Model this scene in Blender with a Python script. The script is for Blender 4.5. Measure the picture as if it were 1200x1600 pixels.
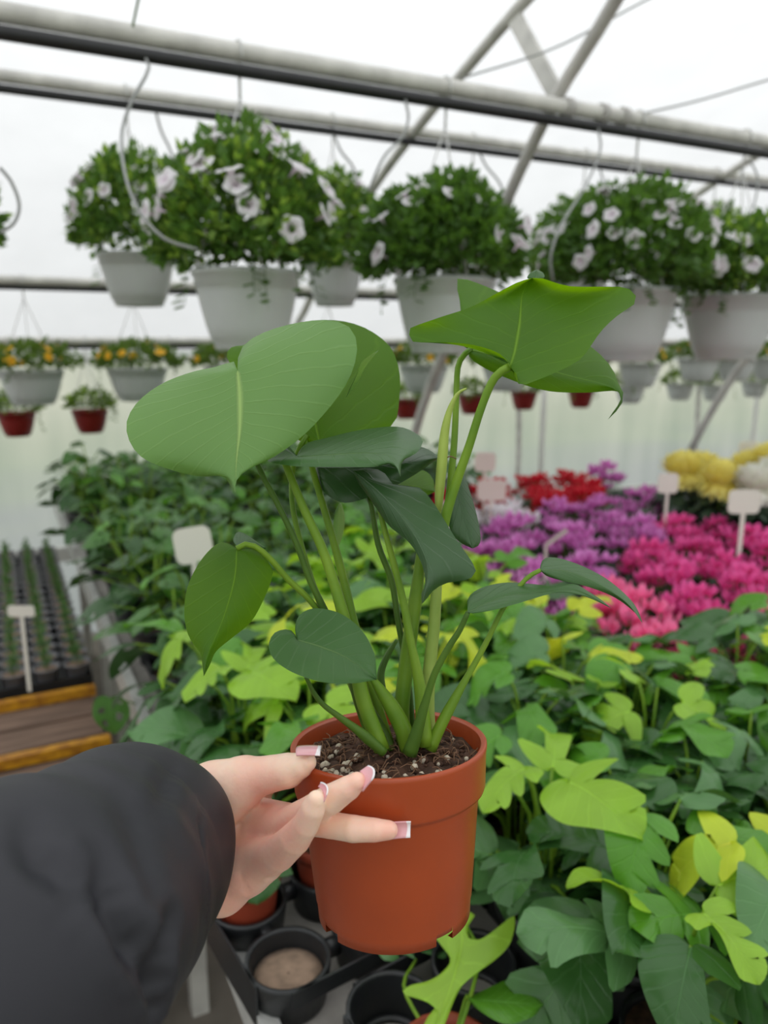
import bpy, math, random
import numpy as np
from mathutils import Vector, Matrix

for o in list(bpy.data.objects):
    bpy.data.objects.remove(o)
SC = bpy.context.scene
COL = SC.collection

# ------------------------------------------------------------------ camera, sky, exposure
YAW, PITCH, CAMH, FPX = math.radians(26.5), math.radians(12.4), 1.6, 1200.0
_cy, _sy, _cp, _sp = math.cos(YAW), math.sin(YAW), math.cos(PITCH), math.sin(PITCH)
F = np.array([_sy * _cp, _cy * _cp, -_sp])
R = np.array([_cy, -_sy, 0.0])
U = np.cross(R, F)
O = np.array([0, 0, CAMH])
cam = bpy.data.cameras.new('camera')
cam_o = bpy.data.objects.new('camera', cam)
COL.objects.link(cam_o)
cam.sensor_fit = 'VERTICAL'
cam.sensor_height = 36.0
cam.sensor_width = 27.0
cam.lens = 27.0
cam.clip_start = 0.02
cam.clip_end = 200
cam.dof.use_dof = True
cam.dof.focus_distance = 0.46
cam.dof.aperture_fstop = 6.3
cam_o.matrix_world = Matrix(((R[0], U[0], -F[0], 0), (R[1], U[1], -F[1], 0), (R[2], U[2], -F[2], CAMH), (0, 0, 0, 1)))
SC.camera = cam_o

w = bpy.data.worlds.new('overcast_sky')
SC.world = w
w.use_nodes = True
nt = w.node_tree
nt.nodes.clear()
out = nt.nodes.new('ShaderNodeOutputWorld')
bg = nt.nodes.new('ShaderNodeBackground')
tc = nt.nodes.new('ShaderNodeTexCoord')
sp = nt.nodes.new('ShaderNodeSeparateXYZ')
mr = nt.nodes.new('ShaderNodeMapRange')           # overcast sky: brighter towards the zenith
mr.inputs['From Min'].default_value = 0.0
mr.inputs['From Max'].default_value = 1.0
mr.inputs['To Min'].default_value = 0.5
mr.inputs['To Max'].default_value = 1.6
nt.links.new(tc.outputs['Generated'], sp.inputs[0])
nt.links.new(sp.outputs['Z'], mr.inputs['Value'])
nt.links.new(mr.outputs[0], bg.inputs['Strength'])
bg.inputs['Color'].default_value = (0.98, 0.99, 1.0, 1)
nt.links.new(bg.outputs[0], out.inputs[0])
SC.view_settings.view_transform = 'Standard'
SC.view_settings.look = 'None'
SC.view_settings.gamma = 1.0
SC.view_settings.use_curve_mapping = False
SC.view_settings.exposure = 0.31
SC.cycles.max_bounces = 12
SC.cycles.transparent_max_bounces = 16
SC.cycles.diffuse_bounces = 5
SC.cycles.transmission_bounces = 8


def ray(x, y):
    return F + R * (x - 600) / FPX + U * (800 - y) / FPX
def P(x, y, d):
    return O + ray(x, y) * d
def atY(x, y, Y):
    r = ray(x, y); return O + r * Y / r[1]
def atZ(x, y, Z):
    r = ray(x, y); return O + r * (Z - CAMH) / r[2]
def atX(x, y, X):
    r = ray(x, y); return O + r * X / r[0]
def depth(p):
    return float((np.array(p) - O) @ F)

# ------------------------------------------------------------------ materials
def nodes_of(m):
    m.use_nodes = True
    return m.node_tree, m.node_tree.nodes, m.node_tree.links

def lin(c):
    return tuple((v / 12.92 if v <= 0.04045 else ((v + 0.055) / 1.055) ** 2.4) for v in c)
def rgb(r, g, b):
    return lin((r / 255, g / 255, b / 255)) + (1,)

def mat(name, col, rough=0.5, metal=0.0, noise=0.0, nscale=40, col2=None, bump=0.0, bscale=None, spec=None, sss=0.0, stretch=None, coat=0.0):
    m = bpy.data.materials.new(name)
    t, N, Lk = nodes_of(m)
    b = N['Principled BSDF']
    b.inputs['Base Color'].default_value = col
    b.inputs['Roughness'].default_value = rough
    b.inputs['Metallic'].default_value = metal
    if spec is not None: b.inputs['Specular IOR Level'].default_value = spec
    if coat: b.inputs['Coat Weight'].default_value = coat
    if sss:
        b.inputs['Subsurface Weight'].default_value = sss
        b.inputs['Subsurface Radius'].default_value = (0.008, 0.003, 0.0015)
        b.inputs['Subsurface Scale'].default_value = 0.5
    tcn = N.new('ShaderNodeTexCoord')
    src = tcn.outputs['Object']
    if stretch:
        mp = N.new('ShaderNodeMapping'); mp.inputs['Scale'].default_value = stretch
        Lk.new(src, mp.inputs[0]); src = mp.outputs[0]
    if noise or col2:
        n = N.new('ShaderNodeTexNoise'); n.inputs['Scale'].default_value = nscale; n.inputs['Detail'].default_value = 5
        Lk.new(src, n.inputs['Vector'])
        r = N.new('ShaderNodeMapRange'); r.inputs[1].default_value = 0.35; r.inputs[2].default_value = 0.65
        Lk.new(n.outputs['Fac'], r.inputs[0])
        mx = N.new('ShaderNodeMix'); mx.data_type = 'RGBA'
        mx.inputs['A'].default_value = col
        mx.inputs['B'].default_value = col2 if col2 else tuple(c * (1 - noise) for c in col[:3]) + (1,)
        Lk.new(r.outputs[0], mx.inputs['Factor'])
        Lk.new(mx.outputs['Result'], b.inputs['Base Color'])
    if bump:
        n2 = N.new('ShaderNodeTexNoise'); n2.inputs['Scale'].default_value = bscale or nscale; n2.inputs['Detail'].default_value = 6
        Lk.new(src, n2.inputs['Vector'])
        bp = N.new('ShaderNodeBump'); bp.inputs['Strength'].default_value = bump; bp.inputs['Distance'].default_value = 0.002
        Lk.new(n2.outputs['Fac'], bp.inputs['Height'])
        Lk.new(bp.outputs[0], b.inputs['Normal'])
    return m

def leafmat(name, top, vein=None, trans=None, tw=0.35, rough=0.35, veinw=0.03, lat=9, latamt=0.35, var=0.25, nscale=30, under=None):
    """thin leaf: principled face + translucent back; midrib and side veins from the leaf's own UV (u across, v along)"""
    m = bpy.data.materials.new(name)
    t, N, Lk = nodes_of(m)
    b = N['Principled BSDF']; outn = N['Material Output']
    b.inputs['Roughness'].default_value = rough
    b.inputs['Specular IOR Level'].default_value = 0.4
    vein = vein or tuple(min(1, c * 1.9 + 0.03) for c in top[:3]) + (1,)
    trans = trans or tuple(min(1, c * f) for c, f in zip(top[:3], (2.2, 2.1, 1.0))) + (1,)
    uv = N.new('ShaderNodeUVMap'); sx = N.new('ShaderNodeSeparateXYZ'); Lk.new(uv.outputs[0], sx.inputs[0])
    def M(op, a, b_=None, c=None):
        n = N.new('ShaderNodeMath'); n.operation = op
        for i, v in enumerate((a, b_, c)):
            if v is None: continue
            if isinstance(v, (int, float)): n.inputs[i].default_value = v
            else: Lk.new(v, n.inputs[i])
        return n.outputs[0]
    au = M('ABSOLUTE', sx.outputs['X'])
    wmid = M('MULTIPLY', M('SUBTRACT', 1.25, sx.outputs['Y']), veinw)
    mid = N.new('ShaderNodeMapRange'); mid.interpolation_type = 'SMOOTHSTEP'
    Lk.new(au, mid.inputs[0]); Lk.new(wmid, mid.inputs[2])
    mid.inputs[1].default_value = 0.0; mid.inputs[3].default_value = 1; mid.inputs[4].default_value = 0
    tcv = N.new('ShaderNodeTexCoord'); nv = N.new('ShaderNodeTexNoise'); nv.inputs['Scale'].default_value = 55; nv.inputs['Detail'].default_value = 2
    Lk.new(tcv.outputs['Object'], nv.inputs['Vector'])
    ph = M('SUBTRACT', M('MULTIPLY', sx.outputs['Y'], lat), M('MULTIPLY', M('POWER', au, 0.7), lat * 0.28))
    ph = M('ADD', ph, M('MULTIPLY', nv.outputs['Fac'], 0.55))
    fr = M('ABSOLUTE', M('SUBTRACT', M('FRACT', ph), 0.5))
    la = N.new('ShaderNodeMapRange'); la.interpolation_type = 'SMOOTHSTEP'
    Lk.new(fr, la.inputs[0]); la.inputs[1].default_value = 0.0; la.inputs[2].default_value = 0.09; la.inputs[3].default_value = 1; la.inputs[4].default_value = 0
    lat_f = M('MULTIPLY', la.outputs[0], latamt)
    vm = M('MAXIMUM', mid.outputs[0], lat_f)
    tcn = N.new('ShaderNodeTexCoord'); ns = N.new('ShaderNodeTexNoise'); ns.inputs['Scale'].default_value = nscale; ns.inputs['Detail'].default_value = 3
    Lk.new(tcn.outputs['Object'], ns.inputs['Vector'])
    mx = N.new('ShaderNodeMix'); mx.data_type = 'RGBA'
    mx.inputs['A'].default_value = tuple(c * (1 - var) for c in top[:3]) + (1,)
    mx.inputs['B'].default_value = tuple(min(1, c * (1 + var)) for c in top[:3]) + (1,)
    Lk.new(ns.outputs['Fac'], mx.inputs['Factor'])
    mv = N.new('ShaderNodeMix'); mv.data_type = 'RGBA'
    Lk.new(vm, mv.inputs['Factor']); Lk.new(mx.outputs['Result'], mv.inputs['A']); mv.inputs['B'].default_value = vein
    col = mv.outputs['Result']
    Lk.new(col, b.inputs['Base Color'])
    bp = N.new('ShaderNodeBump'); bp.inputs['Strength'].default_value = 0.5; bp.inputs['Distance'].default_value = 0.003
    hh = M('ADD', M('MULTIPLY', vm, -1.0), M('MULTIPLY', ns.outputs['Fac'], 0.6))
    Lk.new(hh, bp.inputs['Height']); Lk.new(bp.outputs[0], b.inputs['Normal'])
    tr = N.new('ShaderNodeBsdfTranslucent')
    mt = N.new('ShaderNodeMix'); mt.data_type = 'RGBA'
    Lk.new(vm, mt.inputs['Factor']); mt.inputs['A'].default_value = trans
    mt.inputs['B'].default_value = tuple(min(1, c * 1.25) for c in trans[:3]) + (1,)
    Lk.new(mt.outputs['Result'], tr.inputs['Color'])
    ms = N.new('ShaderNodeMixShader'); ms.inputs[0].default_value = tw
    Lk.new(b.outputs[0], ms.inputs[1]); Lk.new(tr.outputs[0], ms.inputs[2])
    Lk.new(ms.outputs[0], outn.inputs[0])
    return m

def petalmat(name, col, edge=None, tw=0.35):
    m = bpy.data.materials.new(name)
    t, N, Lk = nodes_of(m)
    b = N['Principled BSDF']; outn = N['Material Output']
    b.inputs['Roughness'].default_value = 0.55
    edge = edge or col
    uv = N.new('ShaderNodeUVMap'); sx = N.new('ShaderNodeSeparateXYZ'); Lk.new(uv.outputs[0], sx.inputs[0])
    mx = N.new('ShaderNodeMix'); mx.data_type = 'RGBA'; mx.inputs['A'].default_value = col; mx.inputs['B'].default_value = edge
    Lk.new(sx.outputs['Y'], mx.inputs['Factor'])
    Lk.new(mx.outputs['Result'], b.inputs['Base Color'])
    tr = N.new('ShaderNodeBsdfTranslucent'); Lk.new(mx.outputs['Result'], tr.inputs['Color'])
    ms = N.new('ShaderNodeMixShader'); ms.inputs[0].default_value = tw
    Lk.new(b.outputs[0], ms.inputs[1]); Lk.new(tr.outputs[0], ms.inputs[2]); Lk.new(ms.outputs[0], outn.inputs[0])
    return m

def filmmat(name, col, col2, transp, streak=1.0):
    m = bpy.data.materials.new(name)
    t, N, Lk = nodes_of(m)
    N.remove(N['Principled BSDF']); outn = N['Material Output']
    tcn = N.new('ShaderNodeTexCoord'); mp = N.new('ShaderNodeMapping'); mp.inputs['Scale'].default_value = (2.2, 2.2, 0.35)
    Lk.new(tcn.outputs['Object'], mp.inputs[0])
    n = N.new('ShaderNodeTexNoise'); n.inputs['Scale'].default_value = 2.0; n.inputs['Detail'].default_value = 6
    Lk.new(mp.outputs[0], n.inputs['Vector'])
    r = N.new('ShaderNodeMapRange'); r.inputs[1].default_value = 0.3; r.inputs[2].default_value = 0.7; r.inputs[4].default_value = streak
    Lk.new(n.outputs['Fac'], r.inputs[0])
    mx = N.new('ShaderNodeMix'); mx.data_type = 'RGBA'; mx.inputs['A'].default_value = col; mx.inputs['B'].default_value = col2
    Lk.new(r.outputs[0], mx.inputs['Factor'])
    tl = N.new('ShaderNodeBsdfTranslucent'); Lk.new(mx.outputs['Result'], tl.inputs['Color'])
    df = N.new('ShaderNodeBsdfDiffuse'); Lk.new(mx.outputs['Result'], df.inputs['Color'])
    tp = N.new('ShaderNodeBsdfTransparent'); Lk.new(mx.outputs['Result'], tp.inputs['Color'])
    a = N.new('ShaderNodeMixShader'); a.inputs[0].default_value = 0.1
    Lk.new(tl.outputs[0], a.inputs[1]); Lk.new(df.outputs[0], a.inputs[2])
    b2 = N.new('ShaderNodeMixShader'); b2.inputs[0].default_value = transp
    Lk.new(a.outputs[0], b2.inputs[1]); Lk.new(tp.outputs[0], b2.inputs[2])
    Lk.new(b2.outputs[0], outn.inputs[0])
    return m

MT = {}
MT['film_roof'] = filmmat('roof_film', (0.90, 0.91, 0.91, 1), (0.83, 0.84, 0.84, 1), 0.55, 0.8)
MT['film_wall'] = filmmat('wall_film', (0.88, 0.88, 0.84, 1), (0.66, 0.70, 0.66, 1), 0.36)
MT['galv'] = mat('galvanised_steel', rgb(220, 218, 212), 0.5, 0.0, 0.25, 12)
MT['galv_dark'] = mat('weathered_steel', rgb(206, 203, 198), 0.5, 0.0, 0.3, 10)
MT['whitepaint'] = mat('white_plastic_rail', rgb(225, 225, 220), 0.5, 0, 0.1, 8)
MT['hose'] = mat('black_hose', rgb(30, 31, 33), 0.45, 0, 0.3, 30)
MT['drip'] = mat('grey_drip_tube', rgb(150, 152, 150), 0.5)
MT['wire'] = mat('white_plastic_wire', rgb(205, 205, 202), 0.5)
MT['redclip'] = mat('red_clip', rgb(150, 25, 22), 0.5)
MT['potwhite'] = mat('white_pot_plastic', rgb(198, 202, 201), 0.38, 0, 0.06, 6)
MT['potred'] = mat('dark_red_pot_plastic', rgb(132, 22, 18), 0.45, 0, 0.15, 10)
MT['terracotta'] = mat('terracotta_plastic', rgb(172, 72, 30), 0.34, 0, 0.12, 18, bump=0.05, bscale=60)
MT['terracotta_in'] = mat('terracotta_plastic_small', rgb(150, 62, 40), 0.5, 0, 0.2, 20)
MT['black'] = mat('black_tray_plastic', rgb(34, 36, 38), 0.4, 0, 0.3, 25)
MT['greypot'] = mat('dark_grey_pot_plastic', rgb(120, 120, 126), 0.4, 0, 0.2, 25)
MT['soil'] = mat('peat_soil', rgb(92, 64, 48), 0.95, 0, 0.6, 90, bump=1.0, bscale=160)
MT['soil_dry'] = mat('dusty_soil', rgb(150, 126, 106), 0.95, 0, 0.4, 60)
MT['perlite'] = mat('perlite', rgb(214, 202, 180), 0.9, 0, 0.25, 200)
MT['alu'] = mat('aluminium', rgb(196, 196, 192), 0.42, 0.3, 0.2, 20)
MT['liner'] = mat('dusty_bench_liner', rgb(172, 167, 160), 0.65, 0.0, 0.4, 14, bump=0.4, bscale=25)
MT['plank'] = mat('weathered_board', rgb(128, 104, 88), 0.9, 0, 0.0, 7, col2=rgb(92, 74, 62), bump=0.6, bscale=40, stretch=(0.6, 6, 6))
MT['yellow'] = mat('yellow_painted_rail', rgb(206, 148, 20), 0.55, 0, 0.0, 30, col2=rgb(150, 96, 14))
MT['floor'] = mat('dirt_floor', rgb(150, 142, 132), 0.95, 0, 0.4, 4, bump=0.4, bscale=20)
MT['grass'] = mat('outdoor_grass', rgb(120, 150, 70), 0.95, 0, 0.4, 2)
MT['field'] = mat('pale_dry_field', rgb(205, 206, 176), 0.95, 0, 0.2, 1)
MT['gravel'] = mat('outdoor_gravel', rgb(112, 118, 124), 0.95, 0, 0.3, 3)
def outground():
    m = bpy.data.materials.new('outdoor_ground'); t, N, Lk = nodes_of(m); b = N['Principled BSDF']; b.inputs['Roughness'].default_value = 0.95
    tcn = N.new('ShaderNodeTexCoord'); sx = N.new('ShaderNodeSeparateXYZ'); Lk.new(tcn.outputs['Object'], sx.inputs[0])
    ns = N.new('ShaderNodeTexNoise'); ns.inputs['Scale'].default_value = 0.5; ns.inputs['Detail'].default_value = 4; Lk.new(tcn.outputs['Object'], ns.inputs['Vector'])
    ma = N.new('ShaderNodeMath'); ma.operation = 'MULTIPLY_ADD'; Lk.new(ns.outputs['Fac'], ma.inputs[0]); ma.inputs[1].default_value = 6.0; Lk.new(sx.outputs['Y'], ma.inputs[2])
    mr_ = N.new('ShaderNodeMapRange'); mr_.inputs[1].default_value = 7.0; mr_.inputs[2].default_value = 27.0; Lk.new(ma.outputs[0], mr_.inputs[0])
    cr = N.new('ShaderNodeValToRGB'); e = cr.color_ramp.elements
    e[0].position = 0.0; e[0].color = rgb(84, 93, 100); e[1].position = 1.0; e[1].color = rgb(196, 194, 160)
    for p_, c_ in ((0.18, rgb(96, 106, 104)), (0.36, rgb(128, 148, 92)), (0.55, rgb(150, 160, 110))):
        q = e.new(p_); q.color = c_
    Lk.new(mr_.outputs[0], cr.inputs[0]); Lk.new(cr.outputs[0], b.inputs['Base Color']); return m
MT['outground'] = outground()
MT['tag'] = mat('cream_plastic_tag', rgb(226, 222, 212), 0.5)
MT['tagpink'] = mat('pinkish_plastic_tag', rgb(226, 206, 198), 0.5)
MT['tagclear'] = mat('grey_plastic_stake', rgb(170, 150, 150), 0.4)
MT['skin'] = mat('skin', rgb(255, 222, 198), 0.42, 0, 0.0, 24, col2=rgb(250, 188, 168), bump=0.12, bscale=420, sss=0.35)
MT['sleeve'] = mat('dark_jacket_cloth', rgb(33, 33, 40), 0.6, 0, 0.12, 20, bump=0.05, bscale=900)
MT['stem'] = mat('green_stem', rgb(122, 154, 44), 0.42, 0, 0.0, 30, spec=0.25, col2=rgb(92, 130, 34))
MT['stem_dark'] = mat('dark_green_stem', rgb(84, 116, 38), 0.42, 0, 0.0, 30, spec=0.25, col2=rgb(64, 96, 30))
MT['stem_pale'] = mat('pale_green_stem', rgb(158, 178, 88), 0.42, 0, 0.0, 30, spec=0.25, col2=rgb(132, 160, 70))
MT['roll'] = mat('rolled_leaf', rgb(168, 190, 84), 0.45, 0, 0.15, 60)
MT['root'] = mat('brown_root_fibre', rgb(126, 94, 70), 0.9)
# leaves
MT['L_big'] = leafmat('leaf_pale_waxy', rgb(98, 138, 68), vein=rgb(150, 182, 100), tw=0.22, rough=0.42, lat=13, latamt=0.09, veinw=0.045, var=0.15, nscale=16)
MT['L_mid'] = leafmat('leaf_mid_green', rgb(62, 100, 50), vein=rgb(112, 144, 88), tw=0.22, rough=0.36, lat=8, latamt=0.08, var=0.15)
MT['L_dark'] = leafmat('leaf_dark_green', rgb(52, 84, 46), vein=rgb(84, 112, 78), tw=0.14, rough=0.38, lat=6, latamt=0.15, var=0.15)
MT['L_under'] = leafmat('leaf_backlit', rgb(62, 104, 14), vein=rgb(116, 156, 44), trans=rgb(140, 190, 10), tw=0.42, rough=0.6, lat=7, latamt=0.12, veinw=0.03, var=0.28, nscale=18)
MT['B_dark'] = leafmat('split_leaf_dark', rgb(54, 94, 44), tw=0.14, rough=0.26, lat=7, latamt=0.2)
MT['B_grey'] = leafmat('split_leaf_bluish', rgb(82, 124, 72), tw=0.14, rough=0.26, lat=7, latamt=0.2)
MT['B_mid'] = leafmat('split_leaf_green', rgb(84, 140, 40), tw=0.22, rough=0.28, lat=7, latamt=0.25)
MT['B_lime'] = leafmat('split_leaf_lime', rgb(146, 188, 58), tw=0.35, rough=0.34, lat=7, latamt=0.2)
MT['B_yel'] = leafmat('split_leaf_yellow', rgb(194, 212, 56), tw=0.35, rough=0.36, lat=7, latamt=0.15)
MT['A_dark'] = leafmat('holed_leaf_dark', rgb(46, 82, 36), tw=0.12, rough=0.34, lat=7, latamt=0.2)
MT['A_mid'] = leafmat('holed_leaf_green', rgb(66, 110, 44), tw=0.15, rough=0.34, lat=7, latamt=0.2)
MT['basket'] = leafmat('basket_leaf', rgb(78, 112, 50), tw=0.35, rough=0.45, latamt=0.0, var=0.35)
MT['basket_light'] = leafmat('basket_leaf_light', rgb(122, 152, 70), tw=0.4, rough=0.45, latamt=0.0, var=0.3)
MT['farleaf'] = leafmat('far_basket_leaf', rgb(84, 110, 48), tw=0.3, rough=0.5, latamt=0.0, var=0.35)
MT['cycleaf'] = leafmat('flower_pot_leaf', rgb(40, 60, 40), vein=rgb(84, 104, 80), tw=0.15, rough=0.45, latamt=0.3, lat=5)
MT['sprig'] = leafmat('seedling_leaf', rgb(74, 112, 50), tw=0.3, rough=0.5, latamt=0.0)
MT['petunia'] = petalmat('white_petal', rgb(232, 212, 228), rgb(252, 250, 252))
MT['magenta'] = petalmat('magenta_petal', rgb(196, 66, 168), rgb(232, 158, 222))
MT['pink'] = petalmat('pink_petal', rgb(240, 66, 140), rgb(250, 138, 184))
MT['hotpink'] = petalmat('deep_pink_petal', rgb(222, 40, 132), rgb(240, 104, 178))
MT['red'] = petalmat('red_petal', rgb(190, 18, 40), rgb(214, 34, 54))
MT['whitefl'] = petalmat('white_cyclamen_petal', rgb(226, 214, 220), rgb(244, 240, 244))
MT['mumyel'] = petalmat('yellow_chrysanthemum_petal', rgb(240, 224, 90), rgb(250, 242, 150))
MT['mumwhite'] = petalmat('white_chrysanthemum_petal', rgb(226, 226, 206), rgb(246, 246, 238))
MT['gold'] = petalmat('golden_petal', rgb(232, 160, 10), rgb(246, 196, 30))

def nailmat():
    m = bpy.data.materials.new('french_nail')
    t, N, Lk = nodes_of(m)
    b = N['Principled BSDF']; b.inputs['Roughness'].default_value = 0.18; b.inputs['Coat Weight'].default_value = 0.4
    uv = N.new('ShaderNodeUVMap'); sx = N.new('ShaderNodeSeparateXYZ'); Lk.new(uv.outputs[0], sx.inputs[0])
    # smile line: white free edge curves back towards the sides
    a = N.new('ShaderNodeMath'); a.operation = 'MULTIPLY'; Lk.new(sx.outputs['X'], a.inputs[0]); Lk.new(sx.outputs['X'], a.inputs[1])
    c = N.new('ShaderNodeMath'); c.operation = 'MULTIPLY_ADD'; Lk.new(a.outputs[0], c.inputs[0]); c.inputs[1].default_value = 0.06; Lk.new(sx.outputs['Y'], c.inputs[2])
    r = N.new('ShaderNodeMapRange'); r.inputs[1].default_value = 0.86; r.inputs[2].default_value = 0.89; Lk.new(c.outputs[0], r.inputs[0])
    mx = N.new('ShaderNodeMix'); mx.data_type = 'RGBA'; mx.inputs['A'].default_value = rgb(232, 172, 178); mx.inputs['B'].default_value = rgb(248, 242, 244)
    Lk.new(r.outputs[0], mx.inputs['Factor']); Lk.new(mx.outputs['Result'], b.inputs['Base Color'])
    return m
MT['nail'] = nailmat()

# ------------------------------------------------------------------ helpers
def mesh(name, verts, faces, mats, uvs=None, smooth=True, mi=None):
    me = bpy.data.meshes.new(name)
    me.from_pydata([tuple(map(float, v)) for v in verts], [], [tuple(map(int, f)) for f in faces])
    for m in (mats if isinstance(mats, (list, tuple)) else [mats]):
        me.materials.append(MT[m] if isinstance(m, str) else m)
    if mi is not None:
        me.polygons.foreach_set('material_index', [int(i) for i in mi])
    if smooth:
        me.polygons.foreach_set('use_smooth', [True] * len(me.polygons))
    if uvs is not None:
        ul = me.uv_layers.new(name='UVMap')
        li = np.zeros(len(me.loops), dtype=np.int32); me.loops.foreach_get('vertex_index', li)
        ul.data.foreach_set('uv', np.array(uvs, dtype=np.float32)[li].ravel())
    me.update()
    return me

def ob(name, me, parent=None, loc=None, rot=None, scale=None):
    o = bpy.data.objects.new(name, me); COL.objects.link(o)
    if parent is not None: o.parent = parent
    if loc is not None: o.location = loc
    if rot is not None: o.rotation_euler = rot
    if scale is not None: o.scale = scale if hasattr(scale, '__len__') else (scale,) * 3
    return o

def tag(o, label, cat, group=None, kind=None):
    o['label'] = label; o['category'] = cat
    if group: o['group'] = group
    if kind: o['kind'] = kind
    return o

def thing(name, label, cat, loc=(0, 0, 0), rz=0.0, group=None):
    o = ob(name, None, None, tuple(map(float, loc)), (0, 0, rz)); o.empty_display_size = 0.02
    return tag(o, label, cat, group)

def struct(o):
    o['kind'] = 'structure'; return o

class B:
    """collects shapes for one mesh"""
    def __init__(s): s.v = []; s.f = []; s.uv = []; s.mi = []
    def add(s, v, f, uv=None, m=0):
        n = len(s.v); s.v += [tuple(map(float, p)) for p in v]; s.f += [tuple(i + n for i in q) for q in f]
        s.uv += list(uv) if uv is not None else [(0.5, 0.5)] * len(v); s.mi += [m] * len(f); return s
    def mesh(s, name, mats, smooth=True): return mesh(name, s.v, s.f, mats, s.uv, smooth, s.mi)

def box(x0, x1, y0, y1, z0, z1):
    v = [(x, y, z) for z in (z0, z1) for y in (y0, y1) for x in (x0, x1)]
    return v, [(0, 2, 3, 1), (4, 5, 7, 6), (0, 1, 5, 4), (2, 6, 7, 3), (0, 4, 6, 2), (1, 3, 7, 5)]

def catmull(pts, n):
    pts = np.array(pts, float)
    if len(pts) == 2:
        t = np.linspace(0, 1, n)[:, None]; return pts[0] * (1 - t) + pts[1] * t
    p = np.vstack([2 * pts[0] - pts[1], pts, 2 * pts[-1] - pts[-2]])
    out = []
    for i in range(1, len(p) - 2):
        for t in np.linspace(0, 1, 12, endpoint=False):
            a, b, c, d = p[i - 1], p[i], p[i + 1], p[i + 2]
            out.append(0.5 * ((2 * b) + (-a + c) * t + (2 * a - 5 * b + 4 * c - d) * t * t + (-a + 3 * b - 3 * c + d) * t ** 3))
    out.append(pts[-1]); out = np.array(out)
    s = np.r_[0, np.cumsum(np.linalg.norm(np.diff(out, axis=0), axis=1))]
    q = np.linspace(0, s[-1], n)
    return np.stack([np.interp(q, s, out[:, k]) for k in range(pts.shape[1])], 1)

def tube(path, rad, seg=8, cap=True):
    path = np.array(path, float); n = len(path)
    rad = np.full(n, rad) if np.isscalar(rad) else np.interp(np.linspace(0, 1, n), np.linspace(0, 1, len(rad)), rad)
    T = np.gradient(path, axis=0); T /= np.linalg.norm(T, axis=1)[:, None] + 1e-12
    a = np.array([0, 0, 1.0]) if abs(T[0][2]) < 0.9 else np.array([1.0, 0, 0])
    v = []; uv = []
    u = np.cross(T[0], a); u /= np.linalg.norm(u)
    for i in range(n):
        u = u - T[i] * (u @ T[i]); u /= np.linalg.norm(u) + 1e-12
        w_ = np.cross(T[i], u)
        for k in range(seg):
            th = 2 * math.pi * k / seg
            v.append(path[i] + rad[i] * (u * math.cos(th) + w_ * math.sin(th))); uv.append((0.5, i / max(1, n - 1)))
    f = [(i * seg + k, i * seg + (k + 1) % seg, (i + 1) * seg + (k + 1) % seg, (i + 1) * seg + k) for i in range(n - 1) for k in range(seg)]
    if cap:
        f.append(tuple(range(seg))[::-1]); f.append(tuple((n - 1) * seg + k for k in range(seg)))
    return v, f, uv

def lathe(prof, seg=32, c=(0, 0, 0)):
    v = []; n = len(prof)
    for r, z in prof:
        for k in range(seg):
            th = 2 * math.pi * k / seg; v.append((c[0] + r * math.cos(th), c[1] + r * math.sin(th), c[2] + z))
    f = [(i * seg + k, i * seg + (k + 1) % seg, (i + 1) * seg + (k + 1) % seg, (i + 1) * seg + k) for i in range(n - 1) for k in range(seg)]
    return v, f

def copy_tree(o, parent=None):
    c = o.copy(); COL.objects.link(c); c.parent = parent
    for ch in [x for x in o.children]:
        d = ch.copy(); COL.objects.link(d); d.parent = c
        for g in [x for x in ch.children]:
            e = g.copy(); COL.objects.link(e); e.parent = d
    return c

rnd = random.Random(7)

# ================================================================== GREENHOUSE SHELL
YW, XL, XR, ZE = 4.4, -7.0, 14.0, 1.53
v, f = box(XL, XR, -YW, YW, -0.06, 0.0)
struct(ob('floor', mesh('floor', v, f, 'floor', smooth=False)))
struct(ob('ground_outside', mesh('ground_outside', *box(-60, 60, 8.2, 12.0, -0.2, -0.1), 'outground', smooth=False)))
struct(ob('field_outside', mesh('field_outside', *box(-60, 60, 12.0, 80, -0.2, -0.1), 'outground', smooth=False)))
struct(ob('gravel_path_outside', mesh('gravel_path_outside', *box(-60, 60, YW + 0.02, 8.2, -0.2, -0.09), 'outground', smooth=False)))
struct(ob('ground_outside_rear', mesh('ground_outside_rear', *box(-60, 60, -60, -YW - 0.02, -0.2, -0.1), 'grass', smooth=False)))

# arched roof profile (outer hoop line), from the eave of one long wall to the other
ARC = [(YW, ZE), (4.1, 1.74), (3.75, 1.965), (3.4, 2.15), (3.1, 2.285), (2.727, 2.42), (2.4, 2.52), (2.1, 2.605), (1.6, 2.71), (1.0, 2.80), (0.4, 2.85), (0, 2.86)]
full = ARC + [(-y, z) for y, z in ARC[::-1][1:]]
prof = catmull(full, 60)
off = np.array([[0, 0.035]])
def extrude_profile(pr, x0, x1, nx=8):
    xs = np.linspace(x0, x1, nx); n = len(pr)
    v = [(x, y, z) for x in xs for y, z in pr]
    f = [(i * n + k, i * n + k + 1, (i + 1) * n + k + 1, (i + 1) * n + k) for i in range(nx - 1) for k in range(n - 1)]
    return v, f
v, f = extrude_profile(prof + off, XL, XR)
struct(ob('roof_film', mesh('roof_film', v, f, 'film_roof')))
v, f = extrude_profile([(YW + 0.01, z) for z in np.linspace(0.0, ZE + 0.03, 6)], XL, XR)
struct(ob('wall_back', mesh('wall_back', v, f, 'film_wall')))
v, f = extrude_profile([(-YW - 0.01, z) for z in np.linspace(0.0, ZE + 0.03, 6)], XL, XR)
struct(ob('wall_front', mesh('wall_front', v, f, 'film_wall')))
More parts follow.
